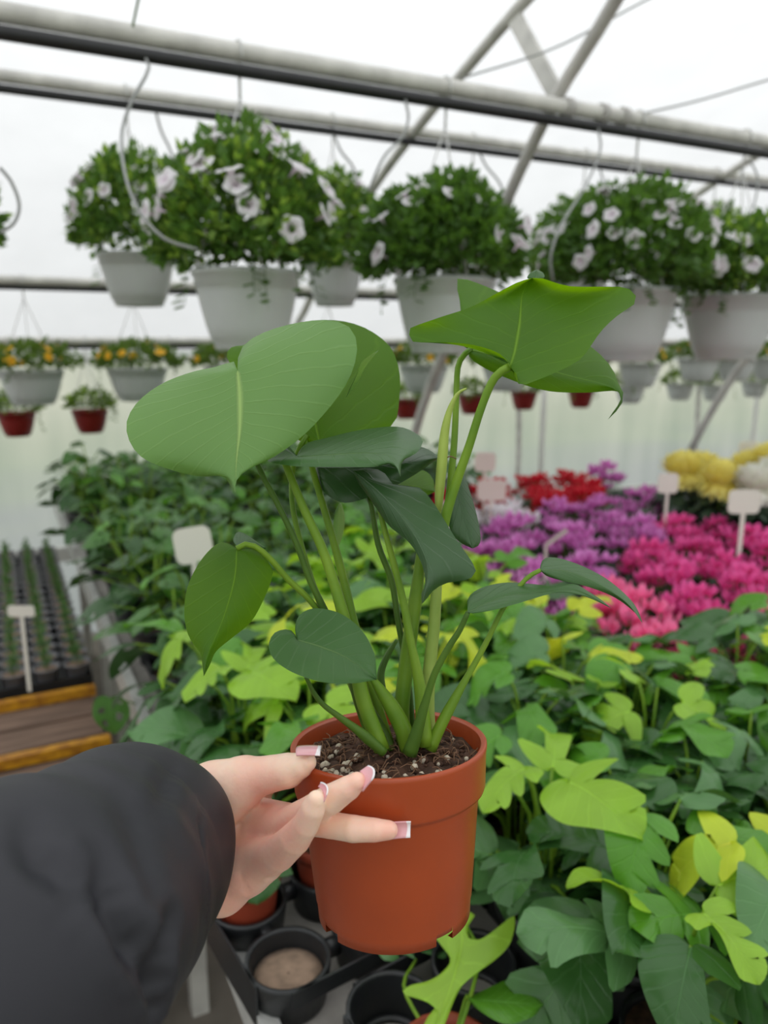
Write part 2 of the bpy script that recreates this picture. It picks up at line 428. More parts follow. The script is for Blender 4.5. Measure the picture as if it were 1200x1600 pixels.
for nm, x in (('wall_left', XL), ('wall_right', XR)):
    pr = [(p[0], p[1] + 0.035) for p in prof]
    vv = [(x, y, 0) for y, z in pr] + [(x, y, z) for y, z in pr]; n = len(pr)
    struct(ob(nm, mesh(nm, vv, [(k, k + 1, n + k + 1, n + k) for k in range(n - 1)], 'film_wall')))

# eave rails and sill of the film wall
v, f = box(XL, XR, YW - 0.03, YW, 1.495, 1.53)
struct(ob('trim_1', mesh('eave_rail', v, f, 'whitepaint', smooth=False)))
v, f = box(XL, XR, YW - 0.03, YW, 0.44, 0.52)
struct(ob('trim_2', mesh('sill_board', v, f, 'whitepaint', smooth=False)))

# hoops: outer arch + inner leaning strut + flat brace plates, one truss per bay
HX = [-1.9, -0.2, 1.52, 3.22, 4.95, 6.7, 8.5]
inner = [(3.30, 0.0), (3.12, 0.5), (2.755, 1.258), (2.52, 1.6), (2.14, 2.08), (1.925, 2.30), (1.70, 2.47), (1.45, 2.70)]
def hoop_label(i):
    return {2: 'grey steel arch truss rising behind the held plant', 3: 'grey steel arch truss with leaning leg among the pink flowers',
            1: 'grey steel arch truss just outside the left edge'}.get(i, {0: 'grey steel arch truss farthest to the left, outside the photo', 4: 'grey steel arch truss right of the leaning leg, first beyond it', 5: 'grey steel arch truss second beyond the leaning leg'}.get(i, 'grey steel arch truss last along the tunnel'))
hoop_proto = None
for i, x in enumerate(HX):
    if hoop_proto is None:
        t = thing('arch_truss', hoop_label(i), 'greenhouse frame', (x, 0, 0), 0, 'steel arch trusses')
        b = B()
        path = [(0, YW - 0.05, 0.0), (0, YW - 0.05, 0.8)] + [(0, y * 0.988, z) for y, z in full] + [(0, -YW + 0.05, 0.8), (0, -YW + 0.05, 0)]
        ob('outer_arch', b.add(*tube(catmull(path, 90), 0.019, 10)).mesh('outer_arch', 'galv'), t)
        ob('inner_strut', B().add(*tube(catmull([(0.0, y, z) for y, z in inner], 24), 0.019, 10)).mesh('inner_strut', 'galv_dark'), t)
        pl = []
        for (a, c, wd) in (((2.17, 2.585), (1.94, 2.30), 0.026), ):
            a = np.array(a); c = np.array(c); dr = (c - a) / np.linalg.norm(c - a); pn = np.array([-dr[1], dr[0]]) * wd
            q = [a + pn, a - pn, c - pn, c + pn]
            vv = [(-0.006, p[0], p[1]) for p in q] + [(0.006, p[0], p[1]) for p in q]
            ob('brace_plate', mesh('brace_plate', vv, [(0, 1, 2, 3), (7, 6, 5, 4), (0, 4, 5, 1), (1, 5, 6, 2), (2, 6, 7, 3), (3, 7, 4, 0)], 'galv', smooth=False), t)
        hoop_proto = t
    else:
        t = copy_tree(hoop_proto); t.location = (x, 0, 0); t['label'] = hoop_label(i)
        if i == 1:
            for ch in list(t.children):
                if ch.name.startswith('inner_strut'): bpy.data.objects.remove(ch)

# wall posts between the film and the benches
for i, (x, lab) in enumerate(((1.14, 'thin pale wall post behind the left plants and sign'), (3.41, 'thin pale wall post above the red cyclamens'), (5.6, 'thin grey wall post by the yellow chrysanthemums'))):
    o = ob('wall_post', B().add(*tube([(0, 0, 0), (0, 0, ZE)], 0.02, 8)).mesh('wall_post', 'whitepaint'), None, (x, YW - 0.06, 0)); tag(o, lab, 'post')

# longitudinal pipes with a black irrigation hose strapped under each
def hose_pipe(Y, z, r, hr, hz, lab1, lab2, dy=0.0, clamps=()):
    t = thing('hanging_pipe', lab1, 'pipe', (0, Y, z))
    ob('pipe_tube', B().add(*tube([(XL, 0, 0), (XR, 0, 0)], r, 12)).mesh('pipe_tube', 'galv'), t)
    for cx in clamps:
        ob('pipe_clamp', B().add(*lathe([(r + 0.001, -0.012), (r + 0.006, -0.012), (r + 0.006, 0.012), (r + 0.001, 0.012)], 16)).mesh('pipe_clamp', 'galv_dark'), t, (cx, 0, 0), (0, math.pi / 2, 0))
    h = ob('irrigation_hose', B().add(*tube([(XL, 0, 0), (XR, 0, 0)], hr, 10)).mesh('irrigation_hose', 'hose'), None, (0, Y + dy, z - hz)); tag(h, lab2, 'hose')
PIPE1 = (1.9, 2.255); PIPE2 = (2.8, 2.39); PIPE3 = (3.75, 1.862); PIPE4 = (4.1, 1.61)
hose_pipe(*PIPE1, 0.021, 0.0145, 0.042, 'thick grey pipe nearest the camera carrying the large white baskets', 'black irrigation hose under the thick near pipe', -0.012, clamps=(1.53, 1.66, 1.74))
hose_pipe(*PIPE2, 0.02, 0.013, 0.036, 'second grey pipe carrying the baskets behind', 'black irrigation hose under the second pipe')
hose_pipe(*PIPE3, 0.02, 0.011, 0.03, 'pale horizontal pipe carrying the yellow-flowered white pots', 'thin dark hose under the pipe of the yellow-flowered pots')
hose_pipe(*PIPE4, 0.02, 0.010, 0.029, 'lowest pale pipe carrying the dark red pots near the wall', 'thin dark hose under the lowest pipe by the wall')

# cables
def cable(pts, r, lab, m='wire', name='cable', cat='cable', n=16):
    p0 = np.array(pts[0], float)
    o = ob(name, B().add(*tube(catmull([np.array(p) - p0 for p in pts], n), r, 6)).mesh(name, m), None, tuple(p0)); return tag(o, lab, cat)
roofz = lambda y: float(np.interp(y, prof[::-1, 0], prof[::-1, 1]))
a = atY(722, 135, 1.9); c = atY(1010, 0, 1.75); e_ = c + (c - a) * 0.35
cable([a + [0, 0, 0.02], (a + c) / 2 + [0, 0, -0.012], c, e_], 0.0028, 'thin wire rising from the near pipe across the brace plate', 'drip')
a = atY(985, 182, 1.9); c = atY(1200, 125, 1.75)
cable([a, (a + c) / 2 + [0, 0, -0.006], c, c + (c - a) * 0.6], 0.0032, 'thin wire rising to the right from the pipe joint', 'drip')
a = atY(203, 62, 1.9); c = atY(216, 0, 1.85)
cable([a, c, c + (c - a) * 1.0], 0.0028, 'short green wire tied over the near pipe at upper left', 'stem_dark')

# ================================================================== BENCHES
ZB = 0.82
bench = thing('growing_bench', 'metal growing bench with raised aluminium rim under the potted plants', 'bench', (0.2, 0.3, 0))
BX, BY = 4.4, 2.58
ob('bench_top', mesh('bench_top', *box(0.02, BX, 0.02, BY, ZB - 0.03, ZB), 'liner', smooth=False), bench)
for nm, bx in (('bench_rim', (0.0, 0.022, 0.0, BY + 0.02, ZB - 0.05, ZB + 0.018)), ('bench_rim', (0.022, BX, 0, 0.02, ZB - 0.05, ZB + 0.018)),
               ('bench_rim', (0.022, BX, BY, BY + 0.02, ZB - 0.05, ZB + 0.018)), ('bench_rim', (BX, BX + 0.022, 0, BY + 0.02, ZB - 0.05, ZB + 0.018))):
    ob(nm, mesh(nm, *box(*bx), 'alu', smooth=False), bench)
for lx in (0.08, BX - 0.12):
    for ly in (0.1, 1.3, BY - 0.1):
        ob('leg', mesh('leg', *box(lx, lx + 0.04, ly, ly + 0.04, 0, ZB - 0.03), 'galv', smooth=False), bench)

bench2 = thing('growing_bench', 'second metal bench along the film wall behind the dark plants', 'bench', (0.2, 3.06, 0))
ob('bench_top', mesh('bench_top', *box(0.02, 2.1, 0.02, 1.1, ZB - 0.03, ZB), 'liner', smooth=False), bench2)
for bx in ((0.0, 0.022, 0.0, 1.12, ZB - 0.05, ZB + 0.018), (0.022, 2.1, 0, 0.02, ZB - 0.05, ZB + 0.018), (0.022, 2.1, 1.1, 1.12, ZB - 0.05, ZB + 0.018), (2.1, 2.122, 0, 1.12, ZB - 0.05, ZB + 0.018)):
    ob('bench_rim', mesh('bench_rim', *box(*bx), 'alu', smooth=False), bench2)
for lx in (0.08, 1.98):
    for ly in (0.1, 1.0):
        ob('leg', mesh('leg', *box(lx, lx + 0.04, ly, ly + 0.04, 0, ZB - 0.03), 'galv', smooth=False), bench2)
low = thing('low_staging', 'low staging of weathered boards with yellow rails beside the bench', 'staging', (-1.2, 0, 0))
ZL = 0.50
yy = 1.2; k = 0
while yy < 4.22:
    wd = 0.115 + 0.012 * math.sin(k * 1.7)
    ob('board', mesh('board', *box(0, 1.38, yy, min(yy + wd, 4.3), ZL - 0.03 + 0.003 * math.sin(k * 2.3), ZL + 0.003 * math.sin(k * 2.3)), 'plank', smooth=False), low)
    yy += wd + 0.008; k += 1
for y in (2.45, 2.09, 1.55):
    ob('yellow_rail', mesh('yellow_rail', *box(0, 1.39, y - 0.014, y + 0.014, ZL + 0.004, ZL + 0.034), 'yellow', smooth=False), low)
for lx in (0.05, 0.65, 1.3):
    for ly in (1.25, 2.7, 4.1):
        ob('leg', mesh('leg', *box(lx, lx + 0.05, ly, ly + 0.05, 0, ZL - 0.036), 'galv', smooth=False), low)

# ================================================================== FOREGROUND PLANT (held)
def leaf_grid(left, right, mid, N=30, M=8, t0=0.22):
    """rows from midrib to outline on both sides; returns 2D points, uv (u=-1..1, v=0..1), faces"""
    att, tip = np.array(mid[0], float), np.array(mid[-1], float)
    md = catmull(mid, 80)
    pts = []; uv = []
    sides = [catmull([mid[0]] + list(s) + [mid[-1]], N) for s in (left, right)]
    def mp(t):
        q = 0.0 if t < t0 else (t - t0) / (1 - t0)
        q = 0.03 * min(1, t / t0) + 0.97 * q
        return np.array([np.interp(q, np.linspace(0, 1, 80), md[:, k]) for k in range(2)]), q
    for i in range(N):
        t = i / (N - 1); m, q = mp(t)
        row = []
        for j in range(-M, M + 1):
            s = abs(j) / M
            e = sides[0][i] if j < 0 else sides[1][i]
            row.append(m * (1 - s) + e * s); uv.append((j / M, q))
        pts += row
    W = 2 * M + 1
    fc = [(i * W + j, i * W + j + 1, (i + 1) * W + j + 1, (i + 1) * W + j) for i in range(N - 1) for j in range(W - 1)]
    return np.array(pts), np.array(uv), fc, W

def plane3(c):
    A = np.array([[1, p[0], p[1]] for p in c], float); return np.linalg.solve(A, np.array([1 / p[2] for p in c]))

plant_root = P(618, 1400, 0.472)
plant = thing('potted_plant', 'young heart-leaved climbing plant in a terracotta plastic pot held in the hand', 'potted plant', plant_root)
def fg(pts): return [np.array(p) - plant_root for p in pts]

def px_leaf(left, right, mid, ctrl, m, cup=0.0, fold=0.0, wave=0.0, wn=3, arch=0.0, wv=0.5, label=None):
    pts, uv, fc, W = leaf_grid(left, right, mid)
    k = plane3(ctrl); V = []
    for (x, y), (u, q) in zip(pts, uv):
        d = 1 / (k[0] + k[1] * x + k[2] * y)
        s = abs(u)
        d += cup * s * s + fold * s + arch * (q - 0.5) ** 2 + wave * s * s * math.sin(q * wn * 2 * math.pi + (wv if u < 0 else 2.1))
        V.append(P(x, y, d))
    o = ob('leaf', mesh('leaf', fg(V), fc, m, uv), plant)
    if label: o['label'] = label
    return o

def z5(*p): return [(620 + a / 3, 420 + b / 3) for a, b in p]
def z6(*p): return [(400 + a * .5167, 660 + b * .5167) for a, b in p]
def z8(*p): return [(120 + a * .3667, 780 + b * .3667) for a, b in p]
def zl(*p): return [(180 + a * .45, 420 + b * .45) for a, b in p]

# L1 large pale leaf facing the camera
px_leaf(zl((412, 322), (350, 340), (260, 360), (160, 400), (80, 460), (40, 530), (50, 600), (100, 660), (200, 700), (300, 722), (370, 715), (395, 745)),
        zl((428, 335), (430, 290), (470, 245), (560, 205), (680, 180), (770, 182), (825, 215), (840, 280), (825, 350), (790, 420), (720, 510), (640, 590), (540, 660), (470, 690), (425, 705), (416, 745)),
        zl((424, 352), (432, 450), (432, 560), (420, 680), (418, 782)),
        ((371, 578, .462), (369, 750, .418), (555, 540, .475)), 'L_big', cup=0.012, fold=-0.004, wave=0.004, wn=1.5, label='large pale green waxy leaf facing the camera')
# curled margin beside it
px_leaf([(556, 588), (565, 566), (580, 554)], [(548, 612), (560, 596), (572, 572)], [(540, 622), (556, 590), (592, 547)],
        ((540, 622, .478), (592, 547, .476), (560, 590, .47)), 'L_big', fold=0.004)
# L2 big leaf behind, backlit
px_leaf([(470, 690), (420, 650), (385, 600), (355, 560), (362, 542), (378, 540)], [(545, 690), (612, 665), (624, 620), (624, 580), (612, 545), (590, 524), (560, 508), (520, 500), (470, 504), (420, 525)],
        [(500, 695), (480, 620), (440, 560), (395, 532)],
        ((500, 690, .495), (400, 535, .535), (620, 590, .52)), 'L_under', cup=0.012, fold=0.004)
# L3 flat leaf seen edge-on
px_leaf(zl((575, 618), (600, 612), (560, 640), (530, 668), (620, 685), (720, 688), (820, 688), (900, 688), (955, 678), (985, 700)),
        zl((640, 632), (665, 605), (730, 588), (850, 560), (980, 548), (1050, 575), (1068, 602), (1045, 640), (1000, 665), (992, 690)),
        zl((628, 655), (760, 645), (880, 640), (960, 655), (990, 722)),
        ((463, 714, .45), (625, 742, .425), (600, 668, .50)), 'L_mid', cup=0.010, fold=-0.003)
# L4 dark leaf under it
px_leaf(zl((690, 690), (695, 725), (730, 780), (790, 812), (860, 800), (950, 765), (1040, 715)),
        zl((760, 640), (850, 620), (950, 610), (1040, 615), (1090, 628)),
        zl((700, 690), (820, 690), (960, 680), (1125, 656)),
        ((495, 730, .50), (686, 715, .50), (540, 785, .47)), 'L_dark', cup=0.012, fold=0.003)
# bright leaf behind
px_leaf([(632, 772), (650, 778), (668, 774)], [(625, 752), (640, 738), (662, 735), (676, 748)], [(612, 768), (640, 758), (680, 768)],
        ((612, 768, .52), (680, 768, .53), (645, 735, .55)), 'L_under', cup=0.006)
# L5 long drooping dark leaf in front
px_leaf(z6((310, 185), (340, 225), (400, 310), (460, 360), (498, 420), (512, 480), (500, 520)),
        z6((340, 138), (385, 150), (420, 195), (445, 200), (480, 193), (510, 210), (545, 255), (600, 345), (655, 425), (664, 455), (640, 475), (580, 485), (540, 505), (515, 535)),
        z6((293, 145), (370, 210), (440, 285), (495, 370), (520, 450), (502, 550)),
        ((552, 735, .462), (660, 940, .412), (740, 880, .44)), 'L_dark', cup=0.004, fold=0.006, wave=0.004, wn=1)
# L6 leaf hanging behind the stems
px_leaf([(703, 760), (700, 800), (704, 830), (720, 848)], [(722, 735), (735, 770), (745, 805), (751, 838), (748, 852)], [(708, 727), (720, 790), (738, 857)],
        ((708, 727, .505), (738, 857, .49), (750, 820, .50)), 'L_dark', cup=0.008, fold=-0.004)
# L7 large leaf seen from below
px_leaf(z5((500, 410), (430, 376), (330, 352), (200, 344), (75, 342), (57, 300), (62, 278), (200, 228), (350, 178), (480, 108), (560, 66), (600, 52)),
        z5((560, 490), (567, 530), (580, 552), (610, 540), (700, 505), (800, 460), (870, 415), (960, 290), (1040, 215), (1125, 152), (1085, 92), (1000, 84), (880, 84), (800, 80), (735, 62), (680, 44)),
        z5((530, 462), (555, 380), (575, 260), (586, 130), (612, 70), (636, 43)),
        ((797, 574, .458), (838, 424, .50), (990, 475, .47)), 'L_under', cup=-0.022, fold=0.014, wave=0.006, wn=1.6, label='large leaf seen from below, lit through')
px_leaf(z5((612, 44), (625, 20)), z5((690, 42), (685, 18)), z5((650, 50), (655, 30), (655, 4)), ((837, 437, .503), (838, 421, .505), (850, 432, .51)), 'L_mid', cup=0.002)
# L8 leaf behind it with curled tip
px_leaf(z5((345, 420), (430, 475), (560, 530), (650, 560), (750, 578), (900, 580), (1010, 572), (1045, 580), (1058, 610), (1035, 655)),
        z5((300, 360), (290, 260), (300, 180), (282, 90), (285, 45), (330, 50), (470, 105), (640, 200), (800, 300), (920, 372), (1005, 460), (1040, 540), (1066, 598), (1040, 655)),
        z5((335, 378), (560, 430), (800, 500), (980, 545), (1052, 600), (990, 706)),
        ((732, 546, .505), (985, 610, .50), (840, 480, .545)), 'L_under', cup=0.014, fold=-0.004)
# L9 small leaf hanging on the left, underside
px_leaf(z8((650, 190), (610, 185), (560, 222), (510, 290), (470, 380), (458, 480), (470, 565), (500, 622), (528, 655), (534, 700)),
        z8((720, 205), (780, 225), (830, 290), (832, 335), (795, 430), (740, 525), (650, 600), (592, 650), (570, 700)),
        z8((682, 212), (670, 350), (620, 520), (560, 660), (541, 755)),
        ((370, 857, .455), (318, 1055, .435), (424, 890, .45)), 'L_under', cup=0.010, fold=0.004)
px_leaf(z8((672, 190), (668, 165), (700, 140)), z8((720, 200), (780, 215), (806, 212)), z8((690, 205), (740, 175), (806, 208)),
        ((373, 855, .456), (415, 856, .47), (380, 832, .475)), 'L_mid', cup=0.003)
# L10 heart leaf in front
px_leaf(z6((112, 632), (85, 626), (52, 640), (38, 680), (58, 720), (115, 758), (200, 785), (290, 789), (345, 782)),
        z6((118, 632), (122, 600), (140, 575), (180, 562), (240, 572), (290, 600), (330, 642), (358, 700), (364, 750)),
        z6((124, 658), (200, 680), (280, 715), (366, 778)),
        ((464, 1000, .435), (589, 1062, .405), (500, 950, .45)), 'L_mid', cup=-0.006, fold=0.006, label='small heart-shaped leaf low in front')
# L11, L12 on the right
px_leaf(z6((655, 578), (720, 567), (800, 545), (880, 521), (930, 514), (1000, 528)),
        z6((642, 530), (682, 500), (760, 484), (860, 491), (900, 497), (960, 487), (1000, 508), (1042, 535)),
        z6((640, 574), (740, 530), (860, 512), (960, 507), (1076, 563)),
        ((731, 957, .44), (955, 950, .455), (790, 910, .475)), 'L_mid', cup=0.004, fold=-0.004)
px_leaf(z6((880, 465), (930, 480), (1000, 496), (1080, 527), (1140, 570)),
        z6((864, 420), (885, 408), (930, 414), (1000, 440), (1070, 480), (1132, 535), (1158, 575)),
        z6((858, 446), (940, 450), (1040, 490), (1120, 545), (1169, 608)),
        ((843, 890, .475), (1003, 973, .46), (900, 872, .50)), 'L_mid', cup=0.004, fold=0.002)
# L13 pale small leaf behind
px_leaf([(524, 800), (520, 825), (520, 850)], [(534, 788), (539, 810), (536, 835), (530, 852)], [(530, 786), (529, 820), (525, 862)],
        ((530, 786, .53), (525, 862, .53), (538, 820, .54)), 'L_big', cup=0.003)

def petiole(pts, r, d0, d1, m='stem', name='petiole', seg=10):
    """pts: pixels from the leaf to the soil; r: half widths in pixels; depth runs d0 -> d1"""
    c = catmull(pts, 26)
    s = np.r_[0, np.cumsum(np.linalg.norm(np.diff(c, axis=0), axis=1))]; s /= s[-1]
    d = d0 + (d1 - d0) * s ** 0.8
    path = [P(x, y, dd) for (x, y), dd in zip(c, d)]
    rr = np.interp(s, np.linspace(0, 1, len(r)), r) * d / FPX
    return ob(name, B().add(*tube(fg(path), rr, seg)).mesh(name, m), plant)

petiole([(371, 580), (382, 650), (403, 727), (430, 780), (462, 846), (485, 908), (508, 955), (540, 1030), (562, 1105), (585, 1165)], (3.5, 4.5, 5, 6, 8), .464, .475, 'stem_dark')
petiole([(480, 680), (465, 705), (457, 735), (457, 790), (472, 856), (490, 915), (515, 985), (545, 1060), (575, 1130), (592, 1170)], (4, 4.5, 5, 7), .50, .485, 'stem')
petiole([(440, 710), (447, 727), (477, 800), (503, 856), (524, 918), (536, 960), (552, 1022), (568, 1095), (597, 1172)], (5.5, 7, 8, 10, 12, 13), .47, .455, 'stem')
petiole([(478, 690), (488, 732), (508, 800), (524, 856), (540, 918), (552, 970), (577, 1060), (608, 1165)], (4.5, 6, 7, 8, 9), .50, .478, 'stem')
petiole([(575, 775), (581, 792), (591, 851), (612, 908), (622, 970), (636, 1050), (645, 1150)], (4, 5, 5, 5, 6), .495, .485, 'stem_dark')
petiole([(590, 780), (599, 820), (617, 887), (632, 949), (643, 1011), (656, 1073), (664, 1165)], (4, 5, 6, 7, 10, 14), .475, .462, 'stem')
petiole([(662, 800), (658, 860), (650, 930), (643, 980), (634, 1047), (628, 1110), (632, 1168)], (4, 8, 11, 12, 12, 12), .49, .478, 'stem')
petiole([(690, 800), (686, 860), (682, 918), (679, 970), (671, 1047), (668, 1100), (670, 1160)], (7, 8, 9, 10, 11, 12), .485, .475, 'stem_pale')
petiole([(797, 573), (780, 583), (767, 600), (750, 643), (733, 697), (717, 742), (698, 800), (688, 850), (684, 900)], (7, 6.5, 7, 8, 9, 9), .458, .478, 'stem')
petiole([(736, 545), (722, 558), (715, 577), (713, 620), (710, 687), (704, 753), (698, 803), (690, 850)], (4.5, 5, 5.5, 6, 6), .505, .488, 'stem')
petiole([(731, 957), (718, 985), (700, 1013), (679, 1053), (664, 1100), (651, 1145), (640, 1178)], (4, 5, 5.5, 6, 9, 12), .44, .452, 'stem_dark')
petiole([(844, 891), (832, 897), (815, 912), (787, 949), (756, 1011), (715, 1084), (688, 1135), (672, 1172)], (3.5, 4, 4.5, 5, 9, 10), .475, .462, 'stem')
petiole([(370, 857), (385, 850), (402, 856), (424, 875), (450, 905), (487, 941), (520, 990), (548, 1060), (575, 1135)], (4.5, 5, 5, 5, 5), .455, .49, 'stem')
petiole([(478, 1058), (490, 1082), (505, 1101), (530, 1120), (560, 1142), (600, 1176)], (3, 4, 4.5, 6, 9, 8), .43, .446, 'stem_dark')
petiole([(575, 1050), (592, 1075), (612, 1105), (630, 1140), (637, 1172)], (3, 9, 13, 14, 12), .462, .462, 'stem', name='leaf_sheath')
petiole([(620, 1000), (605, 1025), (595, 1055), (602, 1090)], (3, 5, 6, 4), .505, .495, 'stem_dark', name='leaf_sheath')
petiole([(560, 1060), (575, 1100), (598, 1140), (612, 1172)], (3, 6, 7, 6), .475, .468, 'stem_dark', name='leaf_sheath')
# rolled young leaf
petiole([(729, 607), (715, 615), (703, 640), (695, 675), (691, 720), (687, 765), (685, 805), (685, 830)], (1.5, 4, 6.5, 8, 8.5, 8, 6, 4), .468, .482, 'roll', name='rolled_leaf')
# loose twist of tie on the stems
a = catmull([P(697, 716, .476), P(704, 713, .474), P(713, 717, .476)], 8)
ob('tie', B().add(*tube(fg(a), 0.0004, 5)).mesh('tie', 'root'), plant)

# pot: local frame tilted back a little
rollp = math.radians(2.0); bt = math.radians(3.4)
Fh = F; upv = U * math.cos(bt) - F * math.sin(bt)
xr = R * math.cos(rollp) + upv * math.sin(rollp); upp = upv * math.cos(rollp) - R * math.sin(rollp)
yr = np.cross(upp, xr)
rimc = P(607, 1157, .472)
def pot_pt(p): return rimc + xr * p[0] + yr * p[1] + upp * p[2]
def pot_mesh(name, b, mats, smooth=True):
    b.v = [tuple(pot_pt(p) - plant_root) for p in b.v]; return b.mesh(name, mats, smooth)
H = 0.1045; r0 = 0.0600; seg = 96
prof_out = [(r0 - 0.0035, -0.001), (r0 - 0.0012, 0.0006), (r0, -0.0006), (r0, -0.0025), (r0 - 0.0006, -0.006), (r0 - 0.0016, -0.0255), (r0 - 0.0022, -0.0275), (r0 - 0.0048, -0.0285), (r0 - 0.0058, -0.031), (r0 - 0.009, -0.065), (r0 - 0.0118, -0.094), (r0 - 0.0124, -0.0965), (r0 - 0.0126, -0.0985)]
b = B(); b.add(*lathe(prof_out, seg))
# foot ring with notches
nb = []; foot = B()
rb = r0 - 0.0127
for kk in range(seg):
    th = 2 * math.pi * kk / seg; th2 = 2 * math.pi * (kk + 1) / seg
    ang = (math.degrees(th) + 360) % 90          # four notches
    notch = 27 < ang < 45
    zz = -0.1015 if notch else -0.106
    for (t_, ) in ((th,),):
        q = [(rb, th, -0.0985), (rb, th2, -0.0985), (rb - 0.0004, th2, zz), (rb - 0.0004, th, zz), (rb - 0.004, th2, zz), (rb - 0.004, th, zz)]
        foot.add([(r_ * math.cos(a_), r_ * math.sin(a_), z_) for r_, a_, z_ in q], [(0, 3, 2, 1), (3, 5, 4, 2)])
b.add(foot.v, foot.f)
b.add(*lathe([(rb - 0.004, -0.1015), (0.02, -0.1015), (0.0005, -0.1015)], seg))
b.add(*lathe([(r0 - 0.0035, -0.001), (r0 - 0.0042, -0.004), (r0 - 0.0055, -0.03), (r0 - 0.0085, -0.05)], seg))
ob('pot', pot_mesh('pot', b, 'terracotta'), plant)
# soil with lumpy surface
rs = random.Random(3)
b = B(); n1, n2 = 22, 48; vv = []
for i in range(n1 + 1):
    r_ = (r0 - 0.0048) * i / n1
    for kk in range(n2):
        th = 2 * math.pi * kk / n2
        x, y = r_ * math.cos(th), r_ * math.sin(th)
        h = 0.0022 * math.sin(x * 260 + 1) * math.cos(y * 230) + 0.0012 * math.sin(x * 700) * math.sin(y * 640 + 1) + rs.uniform(-.0008, .0008)
        h += 0.006 * math.exp(-(x * x + y * y) / (0.03 ** 2)) - 0.001
        vv.append((x, y, -0.0105 + h))
b.add(vv, [(i * n2 + kk, i * n2 + (kk + 1) % n2, (i + 1) * n2 + (kk + 1) % n2, (i + 1) * n2 + kk) for i in range(n1) for kk in range(n2)])
ob('soil', pot_mesh('soil', b, 'soil'), plant)
def lump(c, r, rs, sq=1.0):
    v = []; f = []
    rings, sg = 4, 6
    v.append((c[0], c[1], c[2] + r * sq))
    for i in range(1, rings):
        ph = math.pi * i / rings
        for kk in range(sg):
            th = 2 * math.pi * kk / sg; q = r * rs.uniform(0.75, 1.15)
            v.append((c[0] + q * math.sin(ph) * math.cos(th), c[1] + q * math.sin(ph) * math.sin(th), c[2] + q * sq * math.cos(ph)))
    v.append((c[0], c[1], c[2] - r * sq)); last = len(v) - 1
    for kk in range(sg):
        f.append((0, 1 + kk, 1 + (kk + 1) % sg))
        for i in range(rings - 2):
            f.append((1 + i * sg + kk, 1 + (i + 1) * sg + kk, 1 + (i + 1) * sg + (kk + 1) % sg, 1 + i * sg + (kk + 1) % sg))
        f.append((last, 1 + (rings - 2) * sg + (kk + 1) % sg, 1 + (rings - 2) * sg + kk))
    return v, f
b = B()
for i in range(90):
    cl = rs.random()
    if cl < 0.3: x, y = rs.gauss(0.033, 0.007), rs.gauss(-0.036, 0.006)
    elif cl < 0.65: x, y = rs.gauss(-0.027, 0.012), rs.gauss(-0.030, 0.012)
    else:
        th = rs.uniform(0, 6.28); q = 0.053 * math.sqrt(rs.random()); x, y = q * math.cos(th), q * math.sin(th)
    if math.hypot(x, y) > 0.0535: continue
    h = 0.006 * math.exp(-(x * x + y * y) / (0.03 ** 2))
    b.add(*lump((x, y, -0.0098 + h), rs.uniform(0.0011, 0.0026), rs))
o = ob('perlite_granules', pot_mesh('perlite_granules', b, 'perlite'), plant); o['kind'] = 'stuff'
b = B()
for i in range(260):
    th = rs.uniform(0, 6.28); q = 0.052 * math.sqrt(rs.random()); x, y = q * math.cos(th), q * math.sin(th)
    h = 0.006 * math.exp(-(x * x + y * y) / (0.03 ** 2))
    b.add(*lump((x, y, -0.0108 + h), rs.uniform(0.001, 0.0035), rs, 0.7))
o = ob('soil_crumbs', pot_mesh('soil_crumbs', b, 'soil'), plant); o['kind'] = 'stuff'
b = B()
for i in range(220):
    th = rs.uniform(0, 6.28); q = 0.05 * math.sqrt(rs.random()); x, y = q * math.cos(th), q * math.sin(th)
    h = -0.0095 + 0.006 * math.exp(-(x * x + y * y) / (0.03 ** 2)); a_ = rs.uniform(0, 6.28); l = rs.uniform(0.004, 0.011)
    p = [(x, y, h), (x + l * .5 * math.cos(a_), y + l * .5 * math.sin(a_), h + rs.uniform(0.001, 0.005)), (x + l * math.cos(a_ + .5), y + l * math.sin(a_ + .5), h + rs.uniform(0, 0.004))]
    b.add(*tube(catmull(p, 6), 0.00032, 4))
o = ob('root_fibres', pot_mesh('root_fibres', b, 'root'), plant); o['kind'] = 'stuff'

